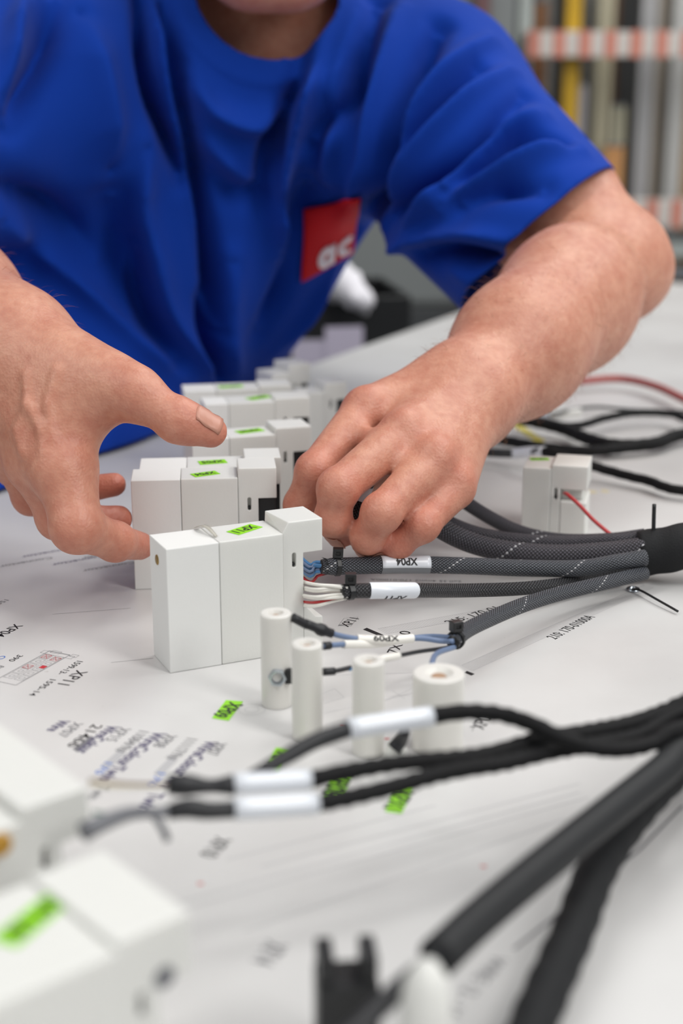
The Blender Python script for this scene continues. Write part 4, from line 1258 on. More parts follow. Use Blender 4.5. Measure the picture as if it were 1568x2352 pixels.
# ---- trunk, neck and head (the trunk is covered by the shirt)
chin = A3(dp(622, 14, 1.09))
hf = A3((0.02, -0.86, -0.50)); hf /= np.linalg.norm(hf)
hr_ = A3((1, 0.05, 0)); hr_ -= hf * (hr_ @ hf); hr_ /= np.linalg.norm(hr_)
hu = np.cross(hf, hr_) * -1.0; hu = hu if hu[2] > 0 else -hu; hu /= np.linalg.norm(hu)
hc = chin - hf * .068 + hu * .102                   # centre of the head
HIPR = A3((-.335, 1.04, TZ - .05)); HIPL = A3((-.235, 1.36, TZ - .03))
CH = A3(dp(520, 250, 1.30)); BE = A3(dp(250, 700, 1.33))
NB = A3(dp(606, 120, 1.30))
def H(x, y, z): return hc + hr_ * x + hf * y + hu * z
def trunk_head():
    pts = np.array([HIPR, HIPL, CH, BE, armL['sh'], armR['sh'], hc, hc + hu * .14])
    F = Field(pts.min(0) - .17, pts.max(0) + .15, 0.004)
    tn = A3((.15, -.9, -.4))
    F.add([(CH, BE, .135, .125, tn, .62), (BE, (HIPR + HIPL) / 2, .125, .12, tn, .7), (HIPR, HIPL, .09, .09),
           (armL['sh'], CH + A3((.03, 0, .03)), .055, .08), (armR['sh'], CH + A3((-.05, 0, .03)), .055, .08)], .06)
    F.add([(NB, H(0, -.02, -.05), .056, .055)], .02, .03)
    # skull, jaw, chin
    F.add([(H(0, -.025, .035), H(0, .0, .03), .082, .078), (H(0, .01, -.02), H(0, .035, -.055), .064, .048)], .03, .03)
    F.add([(H(-.022, .045, -.082), H(.022, .045, -.082), .026, .026), (H(-.045, .0, -.05), H(-.022, .045, -.082), .022, .022), (H(.045, .0, -.05), H(.022, .045, -.082), .022, .022)], .02, .03)
    F.add([(H(-.012, .060, -.088), H(.012, .060, -.088), .0135, .0135)], .01, .02)
    F.add([(H(-.018, .074, -.052), H(.018, .074, -.052), .0065, .0065), (H(-.016, .073, -.064), H(.016, .073, -.064), .0072, .0072)], .003, .008)     # lips
    F.add([(H(0, .075, .018), H(0, .098, -.022), .008, .012), (H(-.011, .085, -.027), H(.011, .085, -.027), .0085, .0085)], .008, .010)           # nose
    F.add([(H(-.05, .068, .027), H(-.015, .078, .022), .008, .009), (H(.05, .068, .027), H(.015, .078, .022), .008, .009)], .006, .015)            # brows
    F.add([(H(-.034, .082, .004), H(-.030, .084, .004), .012, .012), (H(.034, .082, .004), H(.030, .084, .004), .012, .012)], .003, .010, sub=True)  # eye sockets
    F.add([(H(-.042, .067, .0115), H(-.022, .071, .0115), .0072, .0072), (H(.042, .067, .0115), H(.022, .071, .0115), .0072, .0072)], .003, .004)       # lowered eyelids
    F.add([(H(-.041, .067, -.0085), H(-.023, .070, -.0085), .005, .005), (H(.041, .067, -.0085), H(.023, .070, -.0085), .005, .005)], .003, .004)
    F.add([(H(-.050, .050, -.02), H(-.035, .062, -.025), .018, .016), (H(.050, .050, -.02), H(.035, .062, -.025), .018, .016)], .01, .03)            # cheeks
    for sx in (-1, 1):
        F.add([(H(sx * .078, -.012, .018), H(sx * .074, -.004, -.024), .014, .010, hr_, .45)], .004, .004)
    G = F.grid(np.zeros(3, int), F.n)
    s_ = (G[0] - e0.x) * en.x + (G[1] - e0.y) * en.y
    F.f = np.maximum(F.f, -np.maximum(-(s_ + .012), G[2] - (TZ + .012)))
    V, Q = F.mesh(); V = relax(V, Q, 1, .4)
    body_piece(V, Q, np.zeros(len(V)) + .15)
trunk_head()

def skin_mat():
    m, nt, b = new_mat('skin')
    at_ = N(nt, 'ShaderNodeAttribute'); at_.attribute_name = 'blush'
    tc = N(nt, 'ShaderNodeTexCoord')
    n1 = N(nt, 'ShaderNodeTexNoise'); n1.inputs['Scale'].default_value = 45; n1.inputs['Detail'].default_value = 6
    n2 = N(nt, 'ShaderNodeTexNoise'); n2.inputs['Scale'].default_value = 420; n2.inputs['Detail'].default_value = 4
    vo = N(nt, 'ShaderNodeTexVoronoi'); vo.inputs['Scale'].default_value = 620
    for n in (n1, n2, vo): nt.links.new(tc.outputs['Object'], n.inputs['Vector'])
    n3 = N(nt, 'ShaderNodeTexNoise'); n3.inputs['Scale'].default_value = 190; n3.inputs['Detail'].default_value = 5
    nt.links.new(tc.outputs['Object'], n3.inputs['Vector'])
    r = N(nt, 'ShaderNodeValToRGB')
    r.color_ramp.elements[0].position = .36; r.color_ramp.elements[0].color = rgb('bc7c66')
    r.color_ramp.elements[1].position = .64; r.color_ramp.elements[1].color = rgb('d09880')
    nt.links.new(mth(nt, 'ADD', mth(nt, 'MULTIPLY', n1.outputs[0], .55), mth(nt, 'MULTIPLY', n3.outputs[0], .45)), r.inputs[0])
    mx = N(nt, 'ShaderNodeMix', data_type='RGBA'); mx.inputs[7].default_value = rgb('bf6252')
    nt.links.new(mth(nt, 'MULTIPLY', at_.outputs['Fac'], .5), mx.inputs[0]); nt.links.new(r.outputs[0], mx.inputs[6])
    nt.links.new(mx.outputs[2], b.inputs['Base Color'])
    b.inputs['Roughness'].default_value = .46
    b.inputs['Subsurface Weight'].default_value = .25
    b.inputs['Subsurface Scale'].default_value = .005
    b.inputs['Subsurface Radius'].default_value = (1, .35, .2)
    h = mth(nt, 'ADD', mth(nt, 'MULTIPLY', n2.outputs[0], .6), mth(nt, 'MULTIPLY', vo.outputs['Distance'], .5))
    h = mth(nt, 'ADD', h, mth(nt, 'MULTIPLY', n1.outputs[0], .8))
    bp = N(nt, 'ShaderNodeBump'); bp.inputs['Strength'].default_value = .38; bp.inputs['Distance'].default_value = .0009
    nt.links.new(h, bp.inputs['Height']); nt.links.new(bp.outputs[0], b.inputs['Normal'])
    return m
M['skin'] = skin_mat()
M['nail'] = plain('nail', rgb('c18a77'), .38)
M['shirt'] = plain('shirt_cotton', (.0036, .041, .33, 1), .85, .05, 700, .25, 1800, spec=.12, sheen=.04)
M['patch'] = plain('red_patch', rgb('c2101c'), .7, .04, 900, .2, 1500, spec=.2)
M['patch_white'] = plain('patch_thread', rgb('eee6ea'), .7)
M['trousers'] = plain('dark_trousers', rgb('22252c'), .85, .05, 300)
M['shoe'] = plain('black_shoe', rgb('1a1a1b'), .5)
M['hair'] = plain('brown_hair', rgb('4a3424'), .6, .2, 500, .6, 700)
M['eye'] = plain('eye_white', rgb('ece7e2'), .2)
M['iris'] = plain('iris', rgb('4d5c66'), .2)

person = empty('person', ((HIPR[0] + HIPL[0]) / 2, (HIPR[1] + HIPL[1]) / 2, 0), 0, 'person in a blue t-shirt leaning over the table, both hands at the holders', 'person')
def loc(V): return np.asarray(V) - np.array(person.location)
body = link('body', np_mesh('body', loc(np.concatenate(BODY_V)), np.concatenate(BODY_Q), {'blush': np.concatenate(BODY_B)}), M['skin'], person)
ALLV = np.concatenate(BODY_V)
for c, ax, dn, r in NAILS:
    m = MB(); sd = np.cross(ax, dn); nu, nv = 8, 8
    near_ = ALLV[np.linalg.norm(ALLV - c, axis=1) < .022] - c
    near_ = near_[near_ @ dn > 0]; na_, ns_, nh_ = near_ @ ax, near_ @ sd, near_ @ dn
    for i in range(nu):
        for j in range(nv):
            u = -1 + 2 * i / (nu - 1); v = -1 + 2 * j / (nv - 1)
            lx = u * r * (.95 - .12 * v * v); ly = v * r * .72 * (1 - .10 * (u < -.6))
            k = np.argsort((na_ - lx) ** 2 + (ns_ - ly) ** 2)[:4]
            h = nh_[k].max() if len(k) else r
            m.v.append(tuple(loc(c + ax * lx + sd * ly + dn * (h - .00005))))
    for i in range(nu - 1):
        for j in range(nv - 1): m.f.append((i * nv + j, (i + 1) * nv + j, (i + 1) * nv + j + 1, i * nv + j + 1))
    o = m.build('fingernail', M['nail'], body, smooth=True)
    sm = o.modifiers.new('thick', 'SOLIDIFY'); sm.thickness = .0004; sm.offset = 0
# ------------------------------------------------------------------ clothing
def shirt():
    D = lambda x, y, z: A3(dp(x, y, z))
    SL = D(985, 235, 1.21); SR = D(95, 150, 1.18)
    C1 = D(540, 240, 1.29); C2 = D(300, 560, 1.30); B1 = D(70, 790, 1.31)
    pts = np.array([SL, SR, C1, B1, HIPR, HIPL, D(1330, 650, 1.05), D(-350, 430, 1.03)])
    F = Field(pts.min(0) - .15, pts.max(0) + .15, 0.0030)
    tn = A3((.10, -.86, -.5))
    F.add([(C1, C2, .174, .168, tn, .70), (C2, B1, .168, .158, tn, .74), (SL, SR, .068, .072), (HIPR, HIPL, .118, .110), (B1, (HIPR + HIPL) / 2, .15, .13, tn, .85)], .07)
    F.add([(D(955, 265, 1.205), D(1255, 575, 1.095), .092, .078, A3((.3, -.8, -.5)), .82)], .03, .05)
    F.add([(D(120, 180, 1.17), D(-330, 470, 1.03), .09, .078, A3((-.3, -.8, -.5)), .82)], .03, .06)
    # lower back, down to the hips
    F.add([(HIPR - A3((0, 0, .10)), HIPL - A3((0, 0, .10)), .115, .108)], .05, .05)
    # the table edge presses into the belly
    a = np.zeros(3, int); G = F.grid(a, F.n)
    s = (G[0] - e0.x) * en.x + (G[1] - e0.y) * en.y
    dt = np.maximum(-(s + .004), G[2] - (TZ + .0025))
    F.f = np.maximum(F.f, -dt)
    V, Q = F.mesh(); V = relax(V, Q, 2, .5)
    Nn = vnormals(V, Q)
    # ---- folds: lines on the cloth, ridge (+) or valley (-)
    px, py, pz = project(V)
    facing = ((_C - V) * Nn).sum(1) > 0
    def surf(x, y):
        d = np.where(facing, (px - x) ** 2 + (py - y) ** 2 + (pz - 1.0) * 200, 1e9)
        i = np.argmin(d); return V[i]
    folds = [
        ([(322, -40), (334, 110), (350, 215), (382, 315), (420, 420)], .0075, -.0060),
        ([(350, -20), (372, 110), (400, 225), (425, 365), (450, 490), (468, 600)], .0065, .0050),
        ([(372, -10), (410, 205), (445, 385), (472, 540), (490, 650), (500, 760)], .0100, -.0085),
        ([(330, 330), (328, 460), (355, 610), (385, 710), (440, 800), (500, 872)], .0150, .0080),
        ([(180, 40), (230, 230), (245, 380)], .025, .0060),
        ([(300, 560), (330, 690), (400, 820)], .012, -.0060),
        ([(470, 690), (478, 790), (510, 880)], .0080, -.0090),
        ([(530, 600), (520, 740), (540, 860)], .0150, .0050),
        ([(770, -20), (716, 178), (664, 332), (630, 460), (636, 580)], .0085, .0065),
        ([(700, 60), (672, 200), (630, 330), (596, 430)], .0100, -.0055),
        ([(820, 20), (770, 250), (750, 400)], .0110, .0050),
        ([(860, 0), (800, 200), (720, 330)], .0130, -.0050),
        ([(905, 20), (862, 220), (832, 420), (820, 520)], .010, .0055),
        ([(425, 190), (500, 262), (585, 290), (650, 262), (700, 200)], .0110, .0045),
        ([(450, 300), (520, 375), (580, 412), (620, 395)], .0140, .0055),
        ([(480, 395), (540, 440), (600, 450)], .0140, -.0040),
        ([(1010, 60), (930, 230), (882, 360), (850, 470), (825, 545)], .0100, -.0090),
        ([(1130, 95), (1010, 185), (935, 290), (905, 380)], .0090, .0060),
        ([(1100, 160), (1000, 245), (930, 340)], .0075, -.0060),
        ([(1175, 165), (1060, 250), (960, 350), (900, 450)], .0090, .0060),
        ([(1205, 215), (1080, 330), (960, 440), (880, 520)], .0085, -.0060),
        ([(1240, 262), (1130, 330), (1020, 430), (930, 515)], .0100, .0065),
        ([(1290, 330), (1190, 310), (1100, 370), (1030, 430)], .0090, -.0075),
        ([(1330, 345), (1210, 370), (1100, 420), (1020, 470)], .0090, .0060),
        ([(1250, 430), (1150, 430), (1060, 470)], .0100, -.0050),
        ([(1180, 560), (1080, 545), (960, 552), (900, 560)], .0080, .0060),
        ([(1160, 600), (1060, 590), (960, 575)], .0110, -.0080),
        ([(1090, 640), (1020, 600), (960, 560)], .0100, .0040),
        ([(0, 505), (110, 590), (220, 690), (330, 800), (420, 880)], .0130, .0055),
        ([(0, 420), (120, 490), (230, 600)], .0150, -.0055),
        ([(70, 0), (30, 110), (0, 230)], .0110, .0060),
        ([(130, 0), (90, 140), (20, 280)], .0130, -.0035),
        ([(250, 450), (260, 600), (300, 740)], .0180, -.0040),
        ([(700, 420), (690, 520), (660, 640), (600, 760)], .0130, -.0045),
        ([(780, 590), (720, 690), (640, 800)], .0120, .0045),
    ]
    disp = np.zeros(len(V))
    for line, w, amp in folds:
        P = np.array([surf(*q) for q in line])
        P, _ = spline(P, .008)
        d = seg_dist(V, P)
        # fade towards both ends of the fold
        ends = np.minimum(np.linalg.norm(V - P[0], axis=1), np.linalg.norm(V - P[-1], axis=1))
        fade = np.clip(ends / .035, 0, 1) ** .7
        up = 1.5 if np.mean([q[1] for q in line]) < 330 and line[0][0] < 900 else 1.0
        disp += up * (5.0 if amp < 0 else 3.0) * amp * np.exp(-(d / (w * .8)) ** 1.6) * (.2 + .8 * fade)
    pm = surf(755, 550)                                    # the patch keeps the cloth flat
    disp *= 1 - .97 * np.exp(-(np.linalg.norm(V - pm, axis=1) / .050) ** 4)
    # neck band
    na = A3(dp(612, -14, 1.135)); nb = A3(dp(625, -330, 1.20)); nax = (nb - na) / np.linalg.norm(nb - na)
    q = V - na; tt = np.maximum(q @ nax, 0); rad = np.linalg.norm(q - tt[:, None] * nax, axis=1)
    RN = .058
    band = np.clip((RN + .021 - rad) / .003, 0, 1)
    disp = disp * (1 - .75 * np.clip((RN + .03 - rad) / .015, 0, 1)) + band * .0016
    V = V + Nn * disp[:, None]
    # openings: cuffs, neck, lower hem
    def plane(p, a, b, inside):
        n = np.cross(a - p, b - p); n /= np.linalg.norm(n)
        if n @ (inside - p) > 0: n = -n
        return p, n
    pc, ncf = plane(D(1402, 402, 1.10), D(1062, 692, 1.10), D(1236, 505, 1.035), SL)
    pr_, nrf = D(-290, 440, 1.05), (D(-330, 470, 1.03) - D(120, 180, 1.17)); nrf /= np.linalg.norm(nrf)
    # cut by whole faces, then slide the new border exactly onto the cutting surface
    cuts = []
    far_ = V[:, 0] > .04
    cuts.append((np.where(far_, (V - pc) @ ncf, -1), np.broadcast_to(ncf, V.shape)))
    lf_ = (V[:, 0] < -.2) & (V[:, 2] > TZ + .06) & (seg_dist(V, np.array([D(120, 180, 1.17), D(-430, 535, 1.0)])) < .105)
    cuts.append((np.where(lf_, (V - pr_) @ nrf, -1), np.broadcast_to(nrf, V.shape)))
    q = V - na; tt = np.maximum(q @ nax, 0); rv = q - tt[:, None] * nax; rad = np.linalg.norm(rv, axis=1)
    cuts.append((RN - rad, -rv / (rad[:, None] + 1e-9)))
    cuts.append((TZ - .185 - V[:, 2], np.broadcast_to(A3((0, 0, -1)), V.shape)))
    keep = np.ones(len(Q), bool)
    for sd, g in cuts: keep &= sd[Q].mean(1) <= 0
    Q2 = Q[keep]
    e = np.sort(np.concatenate([Q2[:, [0, 1]], Q2[:, [1, 2]], Q2[:, [2, 3]], Q2[:, [3, 0]]]), 1)
    ue, cn = np.unique(e, axis=0, return_counts=True)
    bd = np.zeros(len(V), bool); bd[ue[cn == 1].ravel()] = True
    for sd, g in cuts:
        m = bd & (np.abs(sd) < .0075); V[m] -= sd[m, None] * g[m]
    used = np.unique(Q2); mp = np.full(len(V), -1); mp[used] = np.arange(len(used))
    o = link('shirt', np_mesh('shirt', loc(V[used]), mp[Q2]), M['shirt'], person)
    o['label'] = 'plain blue cotton t-shirt'
    sm = o.modifiers.new('thick', 'SOLIDIFY'); sm.thickness = .0016; sm.offset = -1
    # ---- square red patch sewn to the chest
    Vs, Qs = V[used], mp[Q2]; Ns = vnormals(Vs, Qs)
    qx, qy, qz = project(Vs); fc = ((_C - Vs) * Ns).sum(1) > 0
    C = [(700, 477), (826, 449), (802, 580), (688, 645)]       # picture corners of the patch
    ids = np.where(fc & (np.abs(qx - 755) < 200) & (np.abs(qy - 550) < 220))[0]
    def on(x, y):
        d = (qx[ids] - x) ** 2 + (qy[ids] - y) ** 2
        k = np.argsort(d)[:6]; w = 1 / (d[k] + 4); w /= w.sum()
        i = ids[k]
        zz = .4 * (qz[i] * w).sum() + .6 * qz[i].min(); nn = (Ns[i] * w[:, None]).sum(0)
        return A3(dp(x, y, zz)), nn / np.linalg.norm(nn)
    m = MB(); n_ = 14
    grid = []
    for i in range(n_ + 1):
        for j in range(n_ + 1):
            u, v = i / n_, j / n_
            a = np.array(C[0]) * (1 - u) + np.array(C[1]) * u; b = np.array(C[3]) * (1 - u) + np.array(C[2]) * u
            x, y = a * (1 - v) + b * v
            p, nn = on(x, y); grid.append((p, nn))
    gp = np.array([g[0] for g in grid]).reshape(n_ + 1, n_ + 1, 3); gn = np.array([g[1] for g in grid]).reshape(n_ + 1, n_ + 1, 3)
    for _ in range(3):
        gp[1:-1, 1:-1] = .5 * gp[1:-1, 1:-1] + .125 * (gp[2:, 1:-1] + gp[:-2, 1:-1] + gp[1:-1, 2:] + gp[1:-1, :-2])
    gp = gp + gn * .0030
    m.v = [tuple(loc(p)) for p in gp.reshape(-1, 3)]
    for i in range(n_):
        for j in range(n_):
            k = i * (n_ + 1) + j; m.f.append((k, k + 1, k + n_ + 2, k + n_ + 1))
    pt = m.build('chest_patch', M['patch'], o, smooth=True)
    pt['label'] = 'red square patch with white rounded letters'
    sm = pt.modifiers.new('thick', 'SOLIDIFY'); sm.thickness = .0012; sm.offset = 0
    def P(u, v):
        u = min(max(u, 0), .999) * n_; v = min(max(v, 0), .999) * n_
        i, j = int(u), int(v); a, b = u - i, v - j
        f = lambda A: (A[i, j] * (1 - a) + A[i + 1, j] * a) * (1 - b) + (A[i, j + 1] * (1 - a) + A[i + 1, j + 1] * a) * b
        return f(gp) + f(gn) * .0012
    # letters a and c as rounded rings
    def ringletter(cu, cv, r0, r1, a0, a1, stem):
        m = MB(); n = 26
        for k in range(n + 1):
            a = a0 + (a1 - a0) * k / n
            for r in (r0, (r0 + r1) / 2, r1):
                m.v.append(tuple(loc(P(cu + r * math.cos(a), cv + r * math.sin(a) * 1.0))))
        for k in range(n):
            for t in range(2):
                b = k * 3 + t; m.f.append((b, b + 1, b + 4, b + 3))
        if stem:
            us = [cu + r1 * .62, cu + r1 * 1.02]; vs = np.linspace(cv - r1, cv + r1, 7)
            o_ = len(m.v)
            for v in vs:
                for u in us: m.v.append(tuple(loc(P(u, v))))
            for k in range(6): m.f.append((o_ + 2 * k, o_ + 2 * k + 1, o_ + 2 * k + 3, o_ + 2 * k + 2))
        l = m.build('letter', M['patch_white'], pt, smooth=True)
        s2 = l.modifiers.new('thick', 'SOLIDIFY'); s2.thickness = .0008; s2.offset = 0
    ringletter(.44, .80, .045, .165, 0, 2 * PI, True)
    ringletter(.82, .78, .06, .155, .9, 2 * PI - .9, False)
    return o
shirt_o = shirt()

# trousers, shoes, hair, eyes (mostly outside the picture)
def trousers():
    hp = (HIPR + HIPL) / 2; hp = hp - A3((.03, 0, 0)); lat = (HIPL - HIPR) / np.linalg.norm(HIPL - HIPR)
    F = Field(A3((hp[0] - .3, hp[1] - .35, .02)), A3((hp[0] + .3, hp[1] + .4, TZ - .03)), .008)
    for sg in (-1, 1):
        h = hp + lat * .095 * sg - A3((0, 0, .12)); k = A3((h[0] + .02, h[1], .50)) + lat * .02 * sg; f = A3((k[0] - .02, k[1], .075)) + lat * .01 * sg
        F.add([(h, k, .092, .070), (k, f, .070, .058)], .03, .03)
    F.add([(hp + lat * .08 - A3((0, 0, .10)), hp - lat * .08 - A3((0, 0, .10)), .098, .098)], .03, .05)
    a = np.zeros(3, int); G = F.grid(a, F.n)
    s = (G[0] - e0.x) * en.x + (G[1] - e0.y) * en.y
    F.f = np.maximum(F.f, np.maximum((s + .02), G[2] - (TZ - .06)) * .9)
    V, Q = F.mesh()
    link('trousers', np_mesh('trousers', loc(V), Q), M['trousers'], person)
    for sg in (-1, 1):
        c = hp + lat * .125 * sg; c[2] = 0
        S = Field(c + A3((-.1, -.2, -.01)), c + A3((.26, .16, .12)), .006)
        d = A3((en.x, en.y, 0))
        S.add([(c + A3((0, 0, .05)), c + d * .14 + A3((0, 0, .035)), .045, .038), (c + A3((0, 0, .05)), c + A3((0, 0, .085)), .047, .05)], .02, .02)
        G = S.grid(a, S.n); S.f = np.maximum(S.f, np.broadcast_to(.0015 - G[2], S.f.shape))
        V, Q = S.mesh()
        link('shoe', np_mesh('shoe', loc(V), Q), M['shoe'], person)
trousers()
def hair():
    F = Field(hc - .15, hc + .15, .004)
    F.add([(H(0, -.028, .040), H(0, -.002, .040), .0875, .082)], .02, .02)
    G = F.grid(np.zeros(3, int), F.n)
    y = (G[0] - hc[0]) * hf[0] + (G[1] - hc[1]) * hf[1] + (G[2] - hc[2]) * hf[2]
    z = (G[0] - hc[0]) * hu[0] + (G[1] - hc[1]) * hu[1] + (G[2] - hc[2]) * hu[2]
    F.f = np.maximum(F.f, np.maximum(y * .75 - z * .66 - .006, -z - .03))
    V, Q = F.mesh(); link('hair', np_mesh('hair', loc(V), Q), M['hair'], person)
hair()
for sx in (-1, 1):
    m = MB().lathe([(0.0001, -.0115), (.006, -.0098), (.0098, -.006), (.0115, 0), (.0098, .006), (.006, .0098), (.0001, .0115)], 16)
    ex = m.build('eye', M['eye'], person, Matrix.Translation(loc(H(sx * .032, .0635, .002))), smooth=True)
    m = MB().lathe([(0.0001, -.0001), (.0052, 0), (.005, .0006), (.0001, .0008)], 16)
    q = Vector((0, 0, 1)).rotation_difference(Vector(hf)).to_matrix().to_4x4()
    m.build('iris', M['iris'], ex, Matrix.Translation(Vector(hf) * .0108) @ q)

# ------------------------------------------------------------------ background: partition, rack, trolley
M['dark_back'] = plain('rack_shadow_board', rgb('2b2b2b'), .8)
M['rack_grey'] = plain('rack_grey', rgb('b4bbb8'), .5)
M['rack_yellow'] = plain('rack_yellow', rgb('c49a10'), .5)
M['beam_white'] = plain('beam_white', rgb('d2cec8'), .5)
M['beam_red'] = plain('beam_red', rgb('cf8573'), .5)
M['maroon'] = plain('maroon_post', rgb('6a4a4c'), .6)
# grey partition screen
YP = 3.15
def wx(px, Y):          # world x of a picture column at ground distance Y (near mid height)
    return (px - 784) / FPX * (Y * math.cos(PITCH))
pa = empty('partition_screen', (0.1, YP, 0), 0, 'smooth grey partition screen behind the table, left of the rack', 'screen')
MB().box((-1.6, 0, 0.80), (wx(1178, YP) - .1, 0.04, 2.4)).build('panel', M['wall_grey'], pa, bevel=.004)
MB().box((-1.6, -.01, 0.02), (wx(1178, YP) - .1, 0.05, 0.79)).build('base_panel', M['wall_dark'], pa, bevel=.004)
MB().box((wx(1082, YP) - .1, -.035, 0.02), (wx(1116, YP) - .1, -.011, 2.4)).build('post', M['maroon'], pa, bevel=.003)
for fx in (-1.4, .15):
    MB().box((fx - .03, -.15, 0), (fx + .03, .2, .019)).build('foot', M['steel'], pa, bevel=.003)
# storage rack
YR = 3.35
def rx(px): return wx(px, YR)
def rz(py):
    return float(CAM_H + TZ + YR / math.cos(PITCH) * 0 + (YR) * ((-math.sin(PITCH) - (py - 1176) / FPX * math.cos(PITCH)) / (math.cos(PITCH) - (py - 1176) / FPX * math.sin(PITCH))))
XR0 = rx(1185); XR1 = XR0 + 1.7
rack = empty('storage_rack', (XR0, YR, 0), 0, 'tall storage rack with red and white striped beams', 'rack')
MB().box((0.03, .50, .05), (1.7, .52, 2.4)).build('gap_shade_board', M['dark_back'], rack)  # dark sheet standing in for the shade in the gaps between bars
for x, w, mt in ((0.0, rx(1216) - rx(1185), 'rack_grey'), (1.66, .04, 'rack_grey')):
    for y in (0, .46):
        MB().box((x, y, 0), (x + w, y + .04, 2.4)).build('upright', M[mt], rack, bevel=.002)
x = rx(1292) - XR0
MB().box((x, -.005, .0), (x + rx(1326) - rx(1292), .035, 2.4)).build('upright', M['rack_yellow'], rack, bevel=.002)
for y0_, y1_ in ((132, 74), (516, 456)):
    z0, z1 = rz(y0_), rz(y1_)
    bmn = MB().box((0.012, -.05, z0), (1.7, -.006, z1)).build('striped_beam', M['beam_white'], rack, bevel=.002)
    xx = .015
    while xx < 1.66:
        MB().box((xx, -.053, z0 - .001), (xx + .027, -.0495, z1 + .001)).build('red_band', M['beam_red'], bmn)
        xx += .0565
for y0_, y1_, mt in ((590, 552, 'rack_grey'), (548, 534, 'steel'), (640, 612, 'steel')):
    MB().box((.02, -.02, rz(y0_)), (1.7, .03, rz(y1_))).build('rail', M[mt], rack, bevel=.003)
MB().box((0.0, .0, .70), (1.7, .48, .73)).build('shelf', M['steel'], rack, bevel=.003)
bars = [('brown wooden', '9a6a44', 1247, 26, 0, .10), ('light grey', 'b4b2ae', 1268, 30, -60, .16), ('pale lilac', 'c4c1c6', 1345, 34, 195, .12), ('grey', '8e8d88', 1378, 22, -60, .2),
        ('beige', 'b3ad96', 1402, 36, -60, .12), ('dark brown', '5b3a1c', 1450, 34, -60, .30), ('cream', 'c0bca6', 1452, 32, 245, .16), ('orange wooden', 'd09a62', 1428, 40, 338, .07),
        ('silver', 'b0b0b2', 1504, 34, -60, .12), ('taupe', '9b9184', 1540, 30, -60, .16), ('white', 'c6c6c4', 1580, 34, -60, .12), ('tan', 'a8875c', 1620, 34, 100, .14), ('slate', '7c8288', 1660, 34, -60, .12)]
for nm, hx, px_, w, ytop, dy in bars:
    X = rx(px_); W_ = w / FPX * YR
    b = empty('profile_bar', (X, YR + dy, .7301), random.uniform(-.1, .1), '%s profile bar standing upright in the storage rack' % nm, 'bar', 'profile bars in the storage rack')
    top = rz(ytop)
    mt = plain('bar_' + nm.replace(' ', '_'), rgb(hx), .45)
    m = MB(); t_ = W_ / 2; g = W_ * .16; d_ = .03
    # extruded profile with a groove down its face
    m.prism_xy([(-t_, -d_ / 2), (-g, -d_ / 2), (-g, -d_ / 2 + .008), (g, -d_ / 2 + .008), (g, -d_ / 2), (t_, -d_ / 2), (t_, d_ / 2), (-t_, d_ / 2)], 0, top - .7301)
    m.build('profile', mt, b)
    MB().box((-t_, -d_ / 2, top - .7300), (t_, d_ / 2, top - .7301 + .006)).build('end_cap', M['steel'], b)
# trolley with boxes beyond the table edge
tr = empty('tool_trolley', (-.02, 2.3, 0), .2, 'dark tool trolley standing behind the far table edge', 'trolley')
MB().box((-.25, -.2, TZ - .20), (.16, .25, TZ - .17)).build('top_tray', M['wall_dark'], tr, bevel=.003)
MB().box((-.25, -.2, .15), (.16, .25, .18)).build('lower_tray', M['wall_dark'], tr, bevel=.003)
for x in (-.23, .14):
    for y in (-.18, .23):
        MB().box((x - .012, y - .012, .05), (x + .012, y + .012, TZ - .20)).build('post', M['steel'], tr)
        disc('caster', tr, (x - .01, y, .05), (1, 0, 0), .05, .02, M['black'])
cr = empty('crate', (-.02, 2.32, TZ - .1698), .15, 'black plastic crate on the dark trolley', 'crate')
MB().box((-.16, -.13, 0), (.11, .13, .012)).build('crate_floor', M['black'], cr)
for lo, hi in (((-.16, -.13, .0121), (.11, -.122, .155)), ((-.16, .122, .0121), (.11, .13, .155)), ((-.16, -.1219, .0121), (-.152, .1219, .155)), ((.102, -.1219, .0121), (.11, .1219, .155))):
    MB().box(lo, hi).build('crate_wall', M['black'], cr, bevel=.002)
M['lilac_paper'] = plain('lilac_paper', rgb('b9b2c4'), .7)
for px_, py_, ang, nm in ((715, 815, .1, 'left'), (790, 785, .2, 'right')):
    p = dp(px_, py_, 2.08)
    n_ = empty('paper_note', (p.x, p.y - .02, p.z - .03), ang, 'pale lilac paper note on the front of the crate, %s one' % nm, 'note', 'paper notes on the crate')
    MB().box((-.028, 0, 0), (.028, .001, .055)).build('note_sheet', M['lilac_paper'], n_)
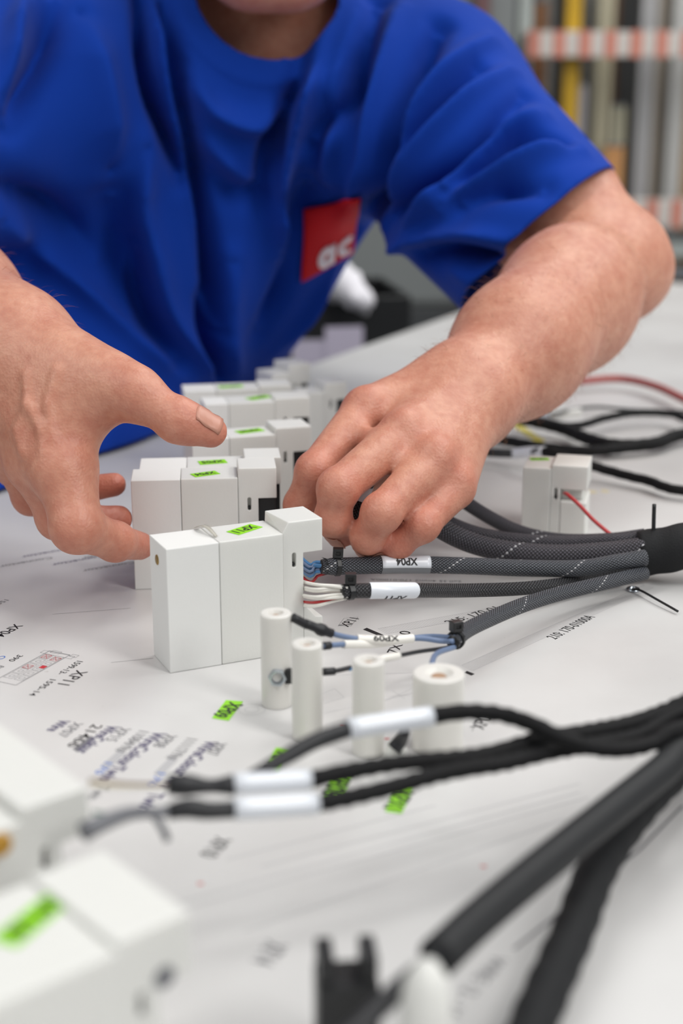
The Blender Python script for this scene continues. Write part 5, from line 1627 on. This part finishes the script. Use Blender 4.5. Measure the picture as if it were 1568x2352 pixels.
# crumpled white cloth lying over the crate rim
Fw = Field(A3((-.12, 2.05, TZ - .06)), A3((.2, 2.4, TZ + .16)), .005)
w0 = A3(dp(770, 640, 2.2)); w1 = A3(dp(805, 665, 2.15)); w2 = A3(dp(838, 690, 2.13))
Fw.add([(w0, w1, .026, .022), (w1, w2, .022, .015), (A3(dp(785, 630, 2.2)), w1, .02, .018)] + [(w0 + (w2 - w0) * t + rng.normal(0, .010, 3), w0 + (w2 - w0) * t + rng.normal(0, .016, 3), .010, .006) for t in rng.uniform(0, 1, 22)], .005, .005)
Vw, Qw = Fw.mesh()
clo = empty('white_cloth', tuple(w1), 0, 'crumpled white cloth lying over the black crate', 'cloth')
link('cloth_body', np_mesh('cloth_body', Vw - w1, Qw), plain('white_cloth', rgb('e6e4ea'), .8), clo)

# fine hairs on both forearms
def arm_hair():
    V = np.concatenate(BODY_V); Q = np.concatenate(BODY_Q); Nn = vnormals(V, Q)
    m = MB()
    for arm, n in ((armL, 1500), (armR, 700)):
        path = np.array([arm['wr'], arm['m1'], arm['el']])
        ax = arm['wr'] - arm['el']; L = np.linalg.norm(ax); ax /= L
        t = (V - arm['el']) @ ax
        d = seg_dist(V, path)
        ids = np.where((t > -.02) & (t < L + .01) & (d < .06))[0]
        for i in rng.choice(ids, n):
            p = V[i]; nn = Nn[i]
            dirv = nn * rng.uniform(.35, .8) + ax * .8 + rng.normal(0, .25, 3); dirv /= np.linalg.norm(dirv)
            l = rng.uniform(.006, .013); s = np.cross(dirv, rng.normal(0, 1, 3)); s = s / np.linalg.norm(s) * .00007
            a = p - nn * .0005; b = p + dirv * l * .55; c = p + dirv * l * .8 + ax * l * .3
            o = len(m.v); m.v += [tuple(loc(x)) for x in (a - s, a + s, b + s * .8, b - s * .8, c)]
            m.f += [(o, o + 1, o + 2, o + 3), (o + 3, o + 2, o + 4)]
    h = m.build('arm_hair', plain('arm_hair', rgb('8a5c36'), .5), body)
    h['kind'] = 'stuff'
arm_hair()
